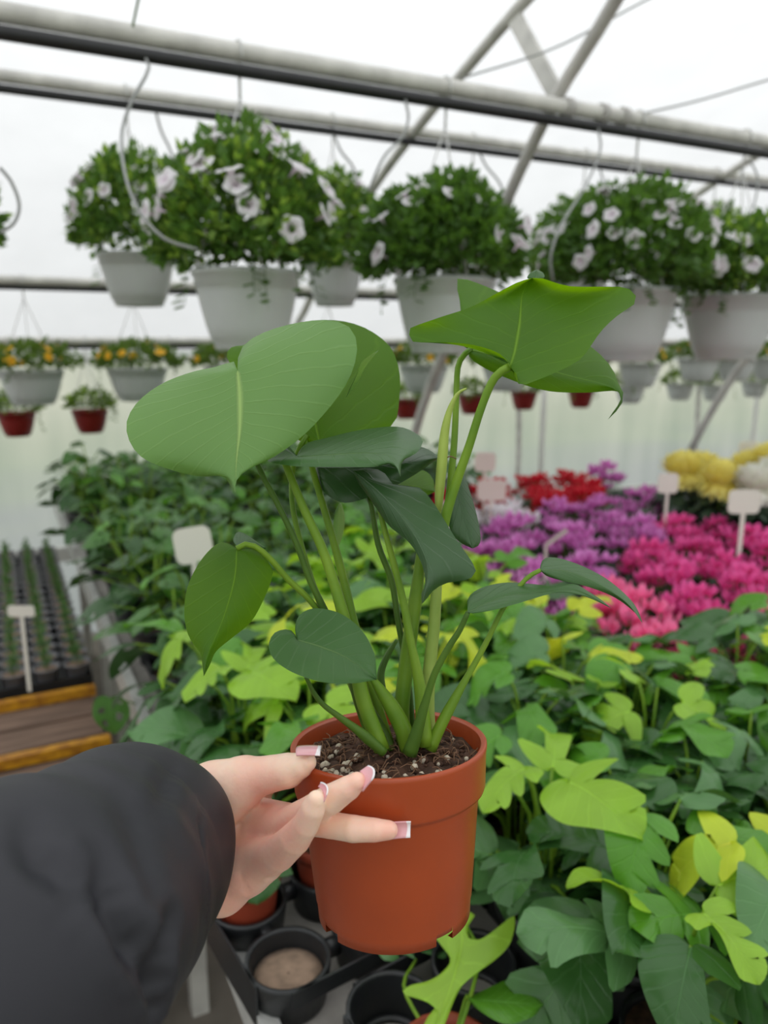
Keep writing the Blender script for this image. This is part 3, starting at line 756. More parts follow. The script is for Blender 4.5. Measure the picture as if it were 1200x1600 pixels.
# ================================================================== HAND AND SLEEVE
def surface_nets(fun, lo, hi, h):
    lo = np.array(lo); n = np.ceil((np.array(hi) - lo) / h).astype(int) + 1
    ax = [lo[k] + h * np.arange(n[k]) for k in range(3)]
    Fd = np.empty(n, np.float32)
    for i in range(n[0]):
        Y_, Z_ = np.meshgrid(ax[1], ax[2], indexing='ij')
        pts = np.stack([np.full_like(Y_, ax[0][i]), Y_, Z_], -1).reshape(-1, 3)
        Fd[i] = fun(pts).reshape(n[1], n[2])
    S = Fd < 0
    c = n - 1
    corners = [(a, b_, d) for a in (0, 1) for b_ in (0, 1) for d in (0, 1)]
    sl = lambda A, o: A[o[0]:o[0] + c[0], o[1]:o[1] + c[1], o[2]:o[2] + c[2]]
    cnt = sum(sl(S, o).astype(int) for o in corners)
    act = (cnt > 0) & (cnt < 8)
    idx = -np.ones(c, int); ids = np.argwhere(act); idx[act] = np.arange(len(ids))
    acc = np.zeros((len(ids), 3)); num = np.zeros(len(ids))
    for o in corners:
        for k in range(3):
            if o[k]: continue
            o2 = list(o); o2[k] = 1
            fa = sl(Fd, o)[act]; fb = sl(Fd, o2)[act]
            cr = (fa < 0) != (fb < 0)
            t = np.where(cr, fa / np.where(cr, fa - fb, 1), 0)
            p = np.repeat(np.array(o, float)[None], len(ids), 0); p[:, k] += t
            acc[cr] += p[cr]; num[cr] += 1
    V = lo + h * (ids + acc / num[:, None])
    Q = []
    for k in range(3):
        a, b_ = (k + 1) % 3, (k + 2) % 3
        d = np.zeros(3, int); d[k] = 1
        S0 = S[:n[0] - d[0], :n[1] - d[1], :n[2] - d[2]]; S1 = S[d[0]:, d[1]:, d[2]:]
        e = np.argwhere(S0 != S1)
        e = e[(e[:, a] > 0) & (e[:, b_] > 0) & (e[:, a] < n[a] - 1) & (e[:, b_] < n[b_] - 1)]
        da = np.zeros(3, int); da[a] = 1; db = np.zeros(3, int); db[b_] = 1
        q = np.stack([idx[tuple((e - da - db).T)], idx[tuple((e - db).T)], idx[tuple(e.T)], idx[tuple((e - da).T)]], 1)
        ins = S[tuple(e.T)]
        q[~ins] = q[~ins][:, ::-1]
        Q.append(q)
    return V, np.vstack(Q)

def cone_sdf(p, a, b_, ra, rb_):
    ba = b_ - a; t = np.clip(((p - a) @ ba) / (ba @ ba), 0, 1)
    return np.linalg.norm(p - a - t[:, None] * ba, axis=1) - (ra + (rb_ - ra) * t)
def smin(a, b_, k):
    h = np.clip(0.5 + 0.5 * (b_ - a) / k, 0, 1); return b_ + (a - b_) * h - k * h * (1 - h)

def chain(js):   # (px, py, depth, radius in px)
    return [(P(x, y, d), r * d / FPX) for x, y, d, r in js]
thumb = chain([(345, 1242, .452, 44), (388, 1217, .446, 33), (424, 1209, .441, 28), (450, 1204, .437, 27), (470, 1196, .433, 20), (480, 1191, .431, 15)])
fA = chain([(405, 1272, .462, 25), (470, 1281, .430, 22), (515, 1289, .414, 20), (552, 1295, .4055, 20.5), (585, 1297, .404, 18), (607, 1297, .4045, 15)])
fB = chain([(410, 1300, .458, 27), (455, 1283, .432, 24), (490, 1264, .413, 23), (518, 1248, .402, 23), (545, 1231, .396, 19), (558, 1221, .394, 15)])
fC = chain([(408, 1345, .440, 33), (436, 1333, .421, 27), (461, 1310, .405, 25), (478, 1288, .396, 21), (489, 1264, .391, 19), (494, 1249, .389, 14.5)])
fI = chain([(395, 1232, .478, 24), (428, 1215, .494, 19), (456, 1209, .515, 18), (482, 1206, .535, 16), (505, 1205, .545, 13)])
palm = [chain(c) for c in (
    [(225, 1320, .455, 46), (300, 1280, .468, 48), (335, 1243, .456, 50), (375, 1224, .450, 38)],                 # ball of the thumb
    [(290, 1330, .474, 48), (345, 1300, .480, 42), (400, 1280, .474, 32)],                 # middle of the hand
    [(290, 1330, .480, 46), (350, 1262, .484, 40), (392, 1240, .480, 28)],                 # index side
    [(285, 1350, .466, 48), (346, 1384, .454, 42), (388, 1356, .446, 38), (412, 1343, .439, 32)],   # heel below the little finger
    [(310, 1340, .474, 46), (380, 1325, .466, 38), (404, 1308, .460, 30)],
    [(290, 1335, .472, 52), (215, 1350, .445, 54), (150, 1390, .41, 60), (80, 1440, .37, 66)])]        # wrist and forearm inside the sleeve

def hand_sdf(p):
    def ch(c, k=0.0006):
        d = None
        for (a, ra), (b_, rb_) in zip(c[:-1], c[1:]):
            e = cone_sdf(p, a, b_, ra, rb_); d = e if d is None else smin(d, e, k)
        return d
    pm = None
    for c in palm:
        e = ch(c, 0.005); pm = e if pm is None else smin(pm, e, 0.008)
    fs = None
    for c in (fA, fB, fC, fI):
        e = ch(c); fs = e if fs is None else smin(fs, e, 0.0012)
    d = smin(pm, fs, 0.004)
    d = smin(d, ch(thumb), 0.007)
    # finger and palm creases: shallow grooves
    def groove(pts, r, dep):
        nonlocal d
        c = [P(x, y, z_) for x, y, z_ in pts]
        g = None
        for a, b_ in zip(c[:-1], c[1:]):
            e = cone_sdf(p, a, b_, r, r); g = e if g is None else np.minimum(g, e)
        d = d + dep * np.exp(-np.maximum(g, 0) ** 2 / (r * r))
    for pts, r, dep in CREASES: groove(pts, r, dep * 0.8)
    return d
CREASES = [
    ([(360, 1300, .452), (378, 1288, .45), (405, 1270, .446), (421, 1248, .444)], 0.0014, 0.0012),
    ([(414, 1318, .436), (416, 1345, .424), (424, 1376, .428)], 0.0012, 0.0010),
    ([(370, 1330, .444), (380, 1365, .432), (388, 1395, .434)], 0.0012, 0.0008),
]
jo = np.array([a for c in palm[:-1] + [thumb, fA, fB, fC, fI] for a, r in c]); lo = jo.min(0) - 0.035; hi = jo.max(0) + 0.035
V, Q = surface_nets(hand_sdf, lo, hi, 0.0011)
person_root = P(200, 1420, .45)
person = thing('person', 'outstretched arm in a dark jacket sleeve, hand with french nails gripping the pot', 'person', person_root)
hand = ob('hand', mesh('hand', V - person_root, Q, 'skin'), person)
sm = hand.modifiers.new('smooth', 'SMOOTH'); sm.factor = 0.5; sm.iterations = 6

def nail(c, bulge, nrm, name='fingernail'):
    """c: base-a, base-b, tip-a, tip-b as (px,py,depth); bulge in m along nrm (camera-space right, up, towards camera)"""
    c = [P(*q) for q in c]; nv = R * nrm[0] + U * nrm[1] - F * nrm[2]; nv = nv / np.linalg.norm(nv)
    n = 10; v = []; uv = []
    for i in range(n + 1):
        t = i / n
        for j in range(n + 1):
            s = j / n * 2 - 1
            a = c[0] * (1 - t) + c[2] * t; b_ = c[1] * (1 - t) + c[3] * t
            p = a * (1 - (s + 1) / 2) + b_ * (s + 1) / 2
            # rounded cuticle end
            if t < 0.25: p = p + (c[2] - c[0]) * 0.10 * (1 - t / 0.25) * (s * s)
            p = p + nv * (bulge * (1 - s * s) + 0.18 * bulge * math.sin(t * math.pi))
            v.append(p - person_root); uv.append((s, t))
    f = [(i * (n + 1) + j, i * (n + 1) + j + 1, (i + 1) * (n + 1) + j + 1, (i + 1) * (n + 1) + j) for i in range(n) for j in range(n)]
    o = ob(name, mesh(name, v, f, 'nail', uv), hand)
    so = o.modifiers.new('thickness', 'SOLIDIFY'); so.thickness = 0.0007; so.offset = 0
    o['label'] = 'pink nail with white tip'
    return o
nail([(459, 1181, .4245), (468, 1166, .441), (500, 1181, .421), (503, 1166, .437)], 0.0022, (0, 1, .45))
nail([(561, 1206, .397), (565, 1238, .390), (576, 1196, .396), (583, 1216, .388)], 0.0022, (.75, .55, .1))
nail([(497, 1230, .394), (505, 1254, .387), (501, 1222, .393), (511, 1240, .387)], 0.0018, (.8, .5, -.1))
nail([(604, 1286, .409), (604, 1313, .4075), (642, 1284, .4075), (641, 1309, .4065)], 0.0020, (0, .3, -1))
nail([(490, 1198, .556), (490, 1212, .556), (520, 1198, .553), (520, 1212, .553)], 0.002, (0, 0, -1))

# sleeve: rings along the arm, with folds
rings = [  # px, py, depth, radius px
    (222, 1325, .480, 128), (218, 1325, .474, 146), (210, 1326, .464, 160), (190, 1340, .450, 172), (165, 1362, .434, 186), (135, 1392, .412, 204), (95, 1425, .388, 226), (45, 1465, .362, 250), (-30, 1520, .335, 275), (-190, 1630, .30, 300), (-460, 1800, .262, 330)]
rings = [(x, y, d - 0.042, r) for x, y, d, r in rings]
rc = catmull([tuple(P(x, y, d)) + (r * d / FPX,) for x, y, d, r in rings], 60)
NR, n2 = 120, 180
rc = catmull([tuple(P(x, y, d)) + (r * d / FPX,) for x, y, d, r in rings], NR)
axis = np.gradient(rc[:, :3], axis=0); axis /= np.linalg.norm(axis, axis=1)[:, None]
SV = np.zeros((NR, n2, 3)); SN = np.zeros((NR, n2, 3))
for i in range(NR):
    T = axis[i] * 0.55 + F * (-0.45); T /= np.linalg.norm(T)
    e1 = U - T * (U @ T); e1 /= np.linalg.norm(e1); e2 = np.cross(T, e1)
    for kk in range(n2):
        th = 2 * math.pi * kk / n2; q = i / (NR - 1)
        env = math.exp(-((q - 0.42) / 0.25) ** 2)
        fold = 0.0022 * env * math.sin(3 * th + 9 * q + 0.7) + 0.0010 * math.sin(5 * th + q * 5) * (1 - q) ** 2 + 0.0009 * env * math.sin(q * 40 + 3 * math.sin(2 * th))
        dr = e1 * math.cos(th) + e2 * math.sin(th)
        SV[i, kk] = rc[i, :3] + (rc[i, 3] + fold) * dr; SN[i, kk] = dr
flat = SV.reshape(-1, 3); nrm_ = SN.reshape(-1, 3)
dd = flat - O; zz = dd @ F; sx_ = 600 + FPX * (dd @ R) / zz; sy_ = 800 - FPX * (dd @ U) / zz
front = np.einsum('ij,ij->i', nrm_, dd) < 0
disp = np.zeros(len(flat))
for pts, wd, dep in (([(45, 1285), (55, 1335), (105, 1372), (150, 1405)], .0060, .0035), ([(160, 1338), (172, 1400), (200, 1462), (228, 1515), (242, 1570)], .0055, .0075),
                     ([(264, 1436), (253, 1490), (246, 1560), (238, 1620)], .0045, .0070), ([(312, 1255), (319, 1330), (326, 1400), (322, 1465)], .0022, .0020), ([(272, 1190), (255, 1235), (248, 1275)], .005, .0020), ([(195, 1250), (215, 1320), (225, 1380)], .007, .002)):
    poly = catmull(pts, 24); c3 = []
    for x, y in poly:
        e = (sx_ - x) ** 2 + (sy_ - y) ** 2; e[~front] = 1e9; c3.append(flat[int(np.argmin(e))])
    c3 = np.array(c3); k3 = np.sin(np.linspace(0.25, math.pi - 0.25, 24))
    dist = np.linalg.norm(flat[:, None, :] - c3[None], axis=2); j = dist.argmin(1); dm = dist.min(1)
    disp += k3[j] * (-dep * np.exp(-(dm / wd) ** 2) + 0.35 * dep * np.exp(-((dm - 2.0 * wd) / wd) ** 2))
flat = flat + nrm_ * disp[:, None]
b = B()
b.add(flat - person_root, [(i * n2 + kk, i * n2 + (kk + 1) % n2, (i + 1) * n2 + (kk + 1) % n2, (i + 1) * n2 + kk) for i in range(NR - 1) for kk in range(n2)])
sl_ = ob('jacket_sleeve', b.mesh('jacket_sleeve', 'sleeve'), person)
so = sl_.modifiers.new('thickness', 'SOLIDIFY'); so.thickness = 0.002; so.offset = -1

# ================================================================== BENCH PLANTS
def blade(half_r, half_l, L, W, droop=0.5, fold=0.15, N=26, M=3, wob=0.03, holes=None, rs=rnd, twist=0.0):
    """leaf blade: base at the origin, midrib along +y, face up (+z); droop bends it down along its length"""
    sides = [catmull([(0, 0)] + [(-x, y) for x, y in half_l] + [(0, 1)], N), catmull([(0, 0)] + list(half_r) + [(0, 1)], N)]
    v = []; uv = []
    ph = rs.uniform(0, 6.28)
    qs = [np.maximum.accumulate(np.clip(s[:, 1] - 0.45 * np.abs(s[:, 0]), 0, 1)) for s in sides]
    for i in range(N):
        for j in range(-M, M + 1):
            sd = 0 if j < 0 else 1
            s = abs(j) / M
            m = np.array([0, (qs[0][i] + qs[1][i]) / 2]); e = sides[sd][i]
            p = m * (1 - s) + e * s
            x, y = p[0] * W, p[1] * L
            z = fold * abs(x) - 0.5 * abs(x) ** 2 / W * 0.9 + wob * L * s * math.sin(7 * p[1] + ph + (0 if sd else 1.7))
            # bend along the length
            if droop > 1e-4:
                a = droop * y / L; rad = L / droop
                yy_ = rad * math.sin(a) - z * math.sin(a) * -1; zz_ = -rad * (1 - math.cos(a)) + z * math.cos(a)
            else: yy_, zz_ = y, z
            v.append((x, yy_, zz_)); uv.append((j / M, p[1]))
    Wd = 2 * M + 1; fc = []
    for i in range(N - 1):
        for j in range(Wd - 1):
            if holes and holes(i / (N - 1), (j + 0.5 - M) / M): continue
            fc.append((i * Wd + j, i * Wd + j + 1, (i + 1) * Wd + j + 1, (i + 1) * Wd + j))
    return np.array(v), fc, uv

def lobed(rs, n):
    """half outline with n deep side lobes"""
    pts = [(0.06, -0.08), (0.20, -0.10), (0.36, -0.02)]
    if n == 0:
        return pts + [(0.44, 0.15), (0.42, 0.38), (0.32, 0.6), (0.18, 0.8), (0.05, 0.94)]
    ys = np.linspace(0.12, 0.68, n)
    for i, y in enumerate(ys):
        w_ = (0.50 - 0.16 * i / max(1, n - 1)) * rs.uniform(0.85, 1.1)
        pts += [(w_ * 0.92, y - 0.02), (w_, y + 0.09), (w_ * 0.75, y + 0.10), (0.14 + 0.04 * rs.random(), y + 0.055 + 0.3 / (n + 1) * 0.35), (0.15, y + 0.3 / (n + 1) * 0.75)]
    pts += [(0.24, 0.80), (0.17, 0.90), (0.07, 0.97)]
    return pts
def oval():
    return [(0.06, -0.07), (0.2, -0.08), (0.36, 0.05), (0.42, 0.25), (0.40, 0.48), (0.28, 0.72), (0.12, 0.9), (0.03, 0.98)]

def frame_place(v, att, az, incl, roll=0.0):
    Mx = Matrix.Rotation(az - math.pi / 2, 3, 'Z') @ Matrix.Rotation(incl, 3, 'X') @ Matrix.Rotation(roll, 3, 'Y')
    return np.array(v) @ np.array(Mx).T + att

def pot_small(b, r=0.052, h=0.085, m=0, soil=1):
    b.add(*lathe([(r * 0.72, 0), (r * 0.9, h * 0.78), (r * 0.91, h * 0.80), (r, h * 0.80), (r * 1.02, h), (r * 0.95, h), (r * 0.90, h * 0.85)], 20), m=m)
    b.add(*lathe([(r * 0.92, h * 0.87), (r * 0.4, h * 0.9), (0.001, h * 0.89)], 20), m=soil)

def leaf_plant(name, rs, mats, n, kind, hgt, L0, label, cat, group, potmats=('terracotta_in', 'soil')):
    t = thing(name, label, cat, (0, 0, 0), 0, group)
    b = B(); pot_small(b); ob('pot', b.mesh('pot', list(potmats)), t)
    a0 = rs.uniform(0, 6.28)
    for i in range(n):
        q = i / max(1, n - 1)
        az = a0 + i * 2.4 + rs.uniform(-.3, .3)
        h = hgt * (0.22 + 0.78 * q) * rs.uniform(0.85, 1.1); rad = hgt * (0.60 - 0.42 * q) * rs.uniform(0.8, 1.1)
        L = L0 * (1.0 - 0.35 * q) * rs.uniform(0.8, 1.12)
        base = np.array([0.012 * math.cos(az), 0.012 * math.sin(az), 0.074])
        att = np.array([rad * math.cos(az), rad * math.sin(az), 0.08 + h])
        midp = (base + att) / 2 + np.array([-0.25 * rad * math.cos(az), -0.25 * rad * math.sin(az), 0.22 * h])
        b = B(); b.add(*tube(catmull([base, midp, att], 8), (0.0028, 0.002), 5), m=1)
        ml = mats[min(len(mats) - 1, int(q * len(mats) * 0.999))] if rs.random() > 0.2 else rs.choice(mats[:2])
        if kind == 'lobed':
            n_l, n_r = rs.choice([1, 2, 2, 3]), rs.choice([1, 2, 2, 3])
            if rs.random() < 0.3: n_r = 0
            vv, fc, uv = blade(lobed(rs, n_r), lobed(rs, n_l), L, L * rs.uniform(0.9, 1.1), rs.uniform(0.5, 1.3), rs.uniform(-0.05, 0.35), rs=rs, N=34, wob=0.05)
        else:
            hs = [(rs.uniform(0.25, 0.8), rs.choice([-1, 1])) for _ in range(5)]
            hole = (lambda tt, u, hs=hs: any(abs(tt - a) < 0.035 and 0.3 < u * s < 0.72 for a, s in hs)) if kind == 'holed' else None
            vv, fc, uv = blade(oval(), oval(), L, L * rs.uniform(0.75, 0.95), rs.uniform(0.4, 1.0), rs.uniform(0.05, 0.25), N=24, holes=hole, rs=rs)
        vv = frame_place(vv, att, az + rs.uniform(-.4, .4), rs.uniform(-0.55, 0.55), rs.uniform(-.6, .6))
        b.add(vv, fc, uv)
        ob('leaf', b.mesh('leaf', [ml, 'stem']), t)
    return t

protos = []
split_label = 'split-leaf climbing plant with glossy green lobed leaves in a terracotta pot on the bench'
for k, (mats, n, hg) in enumerate(((('B_grey', 'B_dark', 'B_mid'), 13, .17), (('B_dark', 'B_dark', 'B_mid', 'B_lime'), 13, .19), (('B_grey', 'B_grey', 'B_dark'), 12, .16),
                                   (('B_dark', 'B_mid', 'B_mid', 'B_lime', 'B_lime', 'B_yel'), 13, .19), (('B_grey', 'B_dark', 'B_mid', 'B_mid', 'B_yel'), 12, .18), (('B_dark', 'B_grey', 'B_dark', 'B_lime'), 13, .17))):
    protos.append(leaf_plant('split_leaf_plant', random.Random(20 + k), mats, n, 'lobed', hg, 0.128, split_label, 'plant', 'split-leaf plants on the bench', ('black', 'soil') if k in (0, 2, 5) else ('terracotta_in', 'soil')))
holed = []
holed_label = 'dark green plant with small holed oval leaves standing at the far left of the bench'
for k, (mats, n, hg) in enumerate(((('A_dark', 'A_mid'), 11, .16), (('A_dark', 'A_dark', 'A_mid'), 11, .18), (('A_mid', 'A_dark', 'B_mid'), 10, .15))):
    holed.append(leaf_plant('holed_leaf_plant', random.Random(50 + k), mats, n, 'holed', hg, 0.10, holed_label, 'plant', 'dark holed-leaf plants on the bench', ('black', 'soil')))

used = {}
def place(pr, x, y, z, rz, s, label=None, group=None):
    if id(pr) not in used: used[id(pr)] = 1; o = pr
    else: o = copy_tree(pr)
    o.location = (x, y, z); o.rotation_euler = (0, 0, rz); o.scale = (s, s, s)
    if label: o['label'] = label
    if group: o['group'] = group
    return o

LOOK = ['with bluish lobed leaves', 'with lime-tipped dark leaves', 'with broad grey-green leaves', 'with lime and yellow leaves', 'with a bright yellow leaf', 'with dark lobed leaves']
def split_zone(x, y):
    if y > 1.5 + 0.55 * (x - .3): return False
    if x > 1.03 and y > 0.92 + 0.05 * (x - 1.0): return False
    return True
def proj(p):
    d = np.array(p) - O; z = d @ F
    return 600 + FPX * (d @ R) / z, 800 - FPX * (d @ U) / z, z
rs = random.Random(11)
sp_ = 0.122
iy = 0; y = 0.44
nsplit = 0
while y < 2.0:
    x = 0.30 + (iy % 2) * sp_ / 2
    while x < 2.2:
        px, py, dz = proj((x, y, ZB + .2))
        free = math.hypot(x - .36, y - .80) < 0.12 or (x < 0.50 and y < 0.92)      # the empty carrier tray stands here
        if split_zone(x, y) and not free and px < 1330 and py < 1800:
            if px < 560: reg = 'at the bench edge behind the hand'
            elif px < 800 and py > 1250: reg = 'close beside the held terracotta pot'
            elif px < 800: reg = 'behind the held plant and its stems'
            elif py > 1400: reg = 'at the bottom edge of the photo'
            elif px > 1010: reg = 'by the right edge' + (' below cyclamens' if py < 1150 else '')
            elif y > 1.25: reg = 'in front of the magenta cyclamens'
            else: reg = 'mid-bench right of the held pot'
            k = rs.choice([0, 1, 0, 2, 2, 5, 0, 4, 5, 1, 0, 2, 5, 3]) if y > 0.75 else rs.choice([0, 2, 1, 5, 4])
            if px < 560: k = rs.choice([3, 1, 5, 0, 2, 5]) if py > 1040 else rs.choice([0, 2, 5])
            lab = 'split-leaf plant ' + LOOK[k] + ' ' + reg
            place(protos[k], x + rs.uniform(-.015, .015), y + rs.uniform(-.015, .015), ZB + 0.012, rs.uniform(0, 6.28), rs.uniform(0.9, 1.15), lab, 'split-leaf plants on the bench')
            nsplit += 1
        x += sp_
    y += sp_ * 0.9; iy += 1
iy = 0; y = 1.55
while y < 3.95:
    x = 0.29 + (iy % 2) * 0.06
    while x < 2.3:
        if not split_zone(x, y) and (x < 0.9 + 0.32 * (y - 1.6) or (y > 3.1 and x < 2.0)):
            px, py, dz = proj((x, y, ZB + .2))
            if (px > 830 and y < 3.1) or 2.84 < y < 3.1: x += 0.15; continue
            k = rs.randrange(3)
            reg = ('by the film wall' if y > 3.1 else 'far on the bench' if y > 2.3 else 'mid bench') + (' beside the seedling trays' if px < 270 else ' behind the held plant' if px < 640 else ' near the signs')
            lab = ('dark holed-leaf plant ', 'tall dark holed-leaf plant ', 'lighter green holed-leaf plant ')[k] + reg
            place(holed[k], x + rs.uniform(-.015, .015), y + rs.uniform(-.015, .015), ZB + 0.008, rs.uniform(0, 6.28), rs.uniform(0.95, 1.25), lab, 'dark holed-leaf plants on the bench')
        x += 0.15
    y += 0.145; iy += 1
print('split', nsplit)

# black plastic trays that the pots stand in
def plant_tray(x0_, y0_, w_, l_, lab):
    t = thing('plant_tray', lab, 'tray', (x0_, y0_, ZB + 0.0005), 0, 'black plant trays on the bench')
    b = B()
    for bx in ((0, w_, 0, l_, 0, 0.004), (0, w_, 0, .003, 0, .032), (0, w_, l_ - .003, l_, 0, .032), (0, .003, 0, l_, 0, .032), (w_ - .003, w_, 0, l_, 0, .032)): b.add(*box(*bx))
    ob('tray_body', b.mesh('tray_body', 'black', smooth=False), t)
for j in range(6):
    for i in range(5):
        tx, ty = 0.545 + i * 0.605, 0.36 + j * 0.415
        px, py, dz = proj((tx + .3, ty + .2, ZB))
        if px < 1500: plant_tray(tx, ty, 0.6, 0.41, 'black tray under the %s, tray row %s from the near end' % ('cyclamens' if not split_zone(tx + .3, ty + .2) else 'split-leaf plants', ('one', 'two', 'three', 'four', 'five', 'six')[j]))
for j in range(4):
    plant_tray(0.262, 0.97 + j * 0.465, 0.278, 0.46, 'narrow black tray along the bench edge, number %s from the near end' % ('one', 'two', 'three', 'four')[j])

# ================================================================== CYCLAMENS AND CHRYSANTHEMUMS
def petal_strip(b, base, dirv, up, L, W, curl, n=4, m=0):
    """a petal of n cross rows x 3, starting at base along dirv, bending towards up"""
    dirv = np.array(dirv, float); up = np.array(up, float); sd = np.cross(dirv, up); sd /= np.linalg.norm(sd)
    v = []; uv = []; p = np.array(base, float)
    for i in range(n + 1):
        t = i / n; a = curl * t
        d = dirv * math.cos(a) + up * math.sin(a)
        if i: p = p + d * L / n
        w_ = W * math.sin(math.pi * (0.12 + 0.80 * t)) * 0.5
        nn = np.cross(sd, d)
        for s in (-1, 0, 1): v.append(p + sd * w_ * s + nn * (-0.12 * W * abs(s))); uv.append((s, t))
    f = [(i * 3 + j, i * 3 + j + 1, (i + 1) * 3 + j + 1, (i + 1) * 3 + j) for i in range(n) for j in range(2)]
    b.add(v, f, uv, m)

def cyclamen(rs, pm, label, group):
    t = thing('cyclamen', label, 'flower', (0, 0, 0), 0, group)
    b = B(); pot_small(b, 0.055, 0.09); ob('pot', b.mesh('pot', ['terracotta_in', 'soil']), t)
    b = B()
    for i in range(44):
        az = rs.uniform(0, 6.28); q = 0.125 * math.sqrt(rs.random()); h = 0.10 + 0.05 * rs.random() - q * 0.25
        vv, fc, uv = blade(oval(), oval(), 0.05, 0.06, 0.5, 0.1, N=9, M=2, rs=rs)
        b.add(frame_place(vv, np.array([q * math.cos(az), q * math.sin(az), h]), az, rs.uniform(-.3, .4)), fc, uv)
    o = ob('foliage', b.mesh('foliage', 'cycleaf'), t); o['kind'] = 'stuff'
    for i in range(22):
        az = i * 2.4 + rs.uniform(-.4, .4); q = 0.074 * math.sqrt((i + .6) / 22); h = 0.20 + rs.uniform(-.035, .03) - q * 0.45
        top = np.array([q * math.cos(az), q * math.sin(az), h]); b = B()
        b.add(*tube(catmull([(q * .3 * math.cos(az), q * .3 * math.sin(az), 0.09), top * [.8, .8, .75], top], 6), 0.0016, 4), m=1)
        r0_ = rs.uniform(0, 6.28)
        for k in range(5):
            a = r0_ + k * 2 * math.pi / 5
            petal_strip(b, top + np.array([0.004 * math.cos(a), 0.004 * math.sin(a), 0]), (math.cos(a), math.sin(a), 0.2), (0, 0, 1), rs.uniform(.024, .031), 0.021, 1.35)
        ob('flower', b.mesh('flower', [pm, 'stem_dark']), t)
    return t
cyc = {}
names = {'magenta': 'magenta-purple', 'pink': 'bright pink', 'hotpink': 'deep pink', 'red': 'red', 'whitefl': 'white'}
for i, kx in enumerate(names):
    cyc[kx] = [cyclamen(random.Random(80 + i * 3 + j), kx, 'potted %s cyclamen among the cyclamens on the bench' % names[kx], '%s cyclamens' % names[kx]) for j in range(2 if kx in ('magenta', 'pink', 'hotpink') else 1)]
rs = random.Random(5)
iy = 0; y = 1.0
ncyc = 0
while y < 2.72:
    x = 1.10 + (iy % 2) * 0.1
    while x < 3.0:
        px, py, dz = proj((x, y, ZB + .2))
        if not split_zone(x, y) and x > 0.98 + 0.32 * (y - 1.6) + (0.02 if y > 1.6 else 0) and px < 1320 and px > 700 and not (px > 1030 and py < 812):
            if py < 786 and px < 930: kx = 'red'
            elif px < 800 and py < 838: kx = 'whitefl'
            elif py < 838 and px < 1010: kx = 'magenta'
            elif px < 955 and py < 900: kx = 'magenta'
            elif py < 900: kx = 'hotpink'
            elif px < 900: kx = 'magenta'
            else: kx = 'pink' if not (px > 1090 and py < 945) else 'hotpink'
            if py > 775 or px < 960:
                reg = ' in front, nearest the split-leaf plants' if py > 900 else (' in the middle of the flower block' if py > 830 else ' at the back of the flower block')
                lab = 'potted %s cyclamen%s' % (names[kx], reg)
                place(rs.choice(cyc[kx]), x + rs.uniform(-.015, .015), y + rs.uniform(-.015, .015), ZB + 0.008, rs.uniform(0, 6.28), rs.uniform(0.9, 1.08), lab, lab)
                ncyc += 1
        x += 0.205
    y += 0.18; iy += 1
print('cyc', ncyc)

def mum(rs, pm, label, group, R0=0.07):
    t = thing('chrysanthemum', label, 'flower', (0, 0, 0), 0, group)
    b = B(); pot_small(b, 0.065, 0.11); ob('pot', b.mesh('pot', ['black', 'soil']), t)
    b = B()
    for i in range(60):
        az = rs.uniform(0, 6.28); h = rs.uniform(0.11, 0.22); q = rs.uniform(0.02, 0.085)
        vv, fc, uv = blade(lobed(rs, 2), lobed(rs, 2), 0.06, 0.05, 0.6, 0.1, N=14, M=1, rs=rs)
        b.add(frame_place(vv, np.array([q * math.cos(az) * .6, q * math.sin(az) * .6, h]), az, rs.uniform(-.6, .3)), fc, uv)
    b.add(*tube([(0, 0, 0.1), (0, 0, 0.27)], 0.004, 5), m=1)
    o = ob('foliage', b.mesh('foliage', ['cycleaf', 'stem_dark']), t); o['kind'] = 'stuff'
    b = B(); c = np.array([0, 0, 0.27])
    nP = 150
    for i in range(nP):
        zf = 1 - 1.55 * (i + .5) / nP; a = i * 2.39996; rr = math.sqrt(max(0, 1 - zf * zf))
        d = np.array([rr * math.cos(a), rr * math.sin(a), zf]); up = np.array([0, 0, 1.0]) if abs(zf) < .9 else np.array([math.cos(a), math.sin(a), 0])
        up = up - d * (up @ d); up /= np.linalg.norm(up)
        petal_strip(b, c + d * R0 * 0.4, d, -up if zf < 0 else up, R0 * rs.uniform(.55, .72), R0 * 0.30, rs.uniform(.5, 1.1), n=3)
    b.add(*lump(tuple(c), R0 * 0.62, rs))
    ob('flower_head', b.mesh('flower_head', pm), t)
    return t
mum_y = mum(random.Random(1), 'mumyel', 'x', 'large yellow pompon chrysanthemums'); mum_w = mum(random.Random(2), 'mumwhite', 'x', 'large white pompon chrysanthemums')
MUMS = [(1066, 742, 2.75, mum_y, 'pale yellow pompon chrysanthemum behind the leaning steel leg'), (1098, 738, 2.95, mum_y, 'pale yellow pompon chrysanthemum second from the leaning steel leg'),
        (1126, 757, 2.62, mum_y, 'big pale yellow pompon chrysanthemum, foremost of the yellow ones'), (1168, 738, 2.9, mum_y, 'pale yellow pompon chrysanthemum under the round blank sign'),
        (1205, 728, 2.85, mum_y, 'pale yellow pompon chrysanthemum at the right edge'), (1178, 764, 2.55, mum_w, 'white pompon chrysanthemum behind the white tag'), (1212, 752, 2.6, mum_w, 'white pompon chrysanthemum at the right edge'),
        (1250, 745, 2.6, mum_w, 'white pompon chrysanthemum beyond the right edge')]
for px, py, d, pr, lab in MUMS:
    p = P(px, py, d); place(pr, p[0], p[1], ZB + 0.008, rs.uniform(0, 6.28), (p[2] - ZB) / 0.27, lab); print('mum', p)
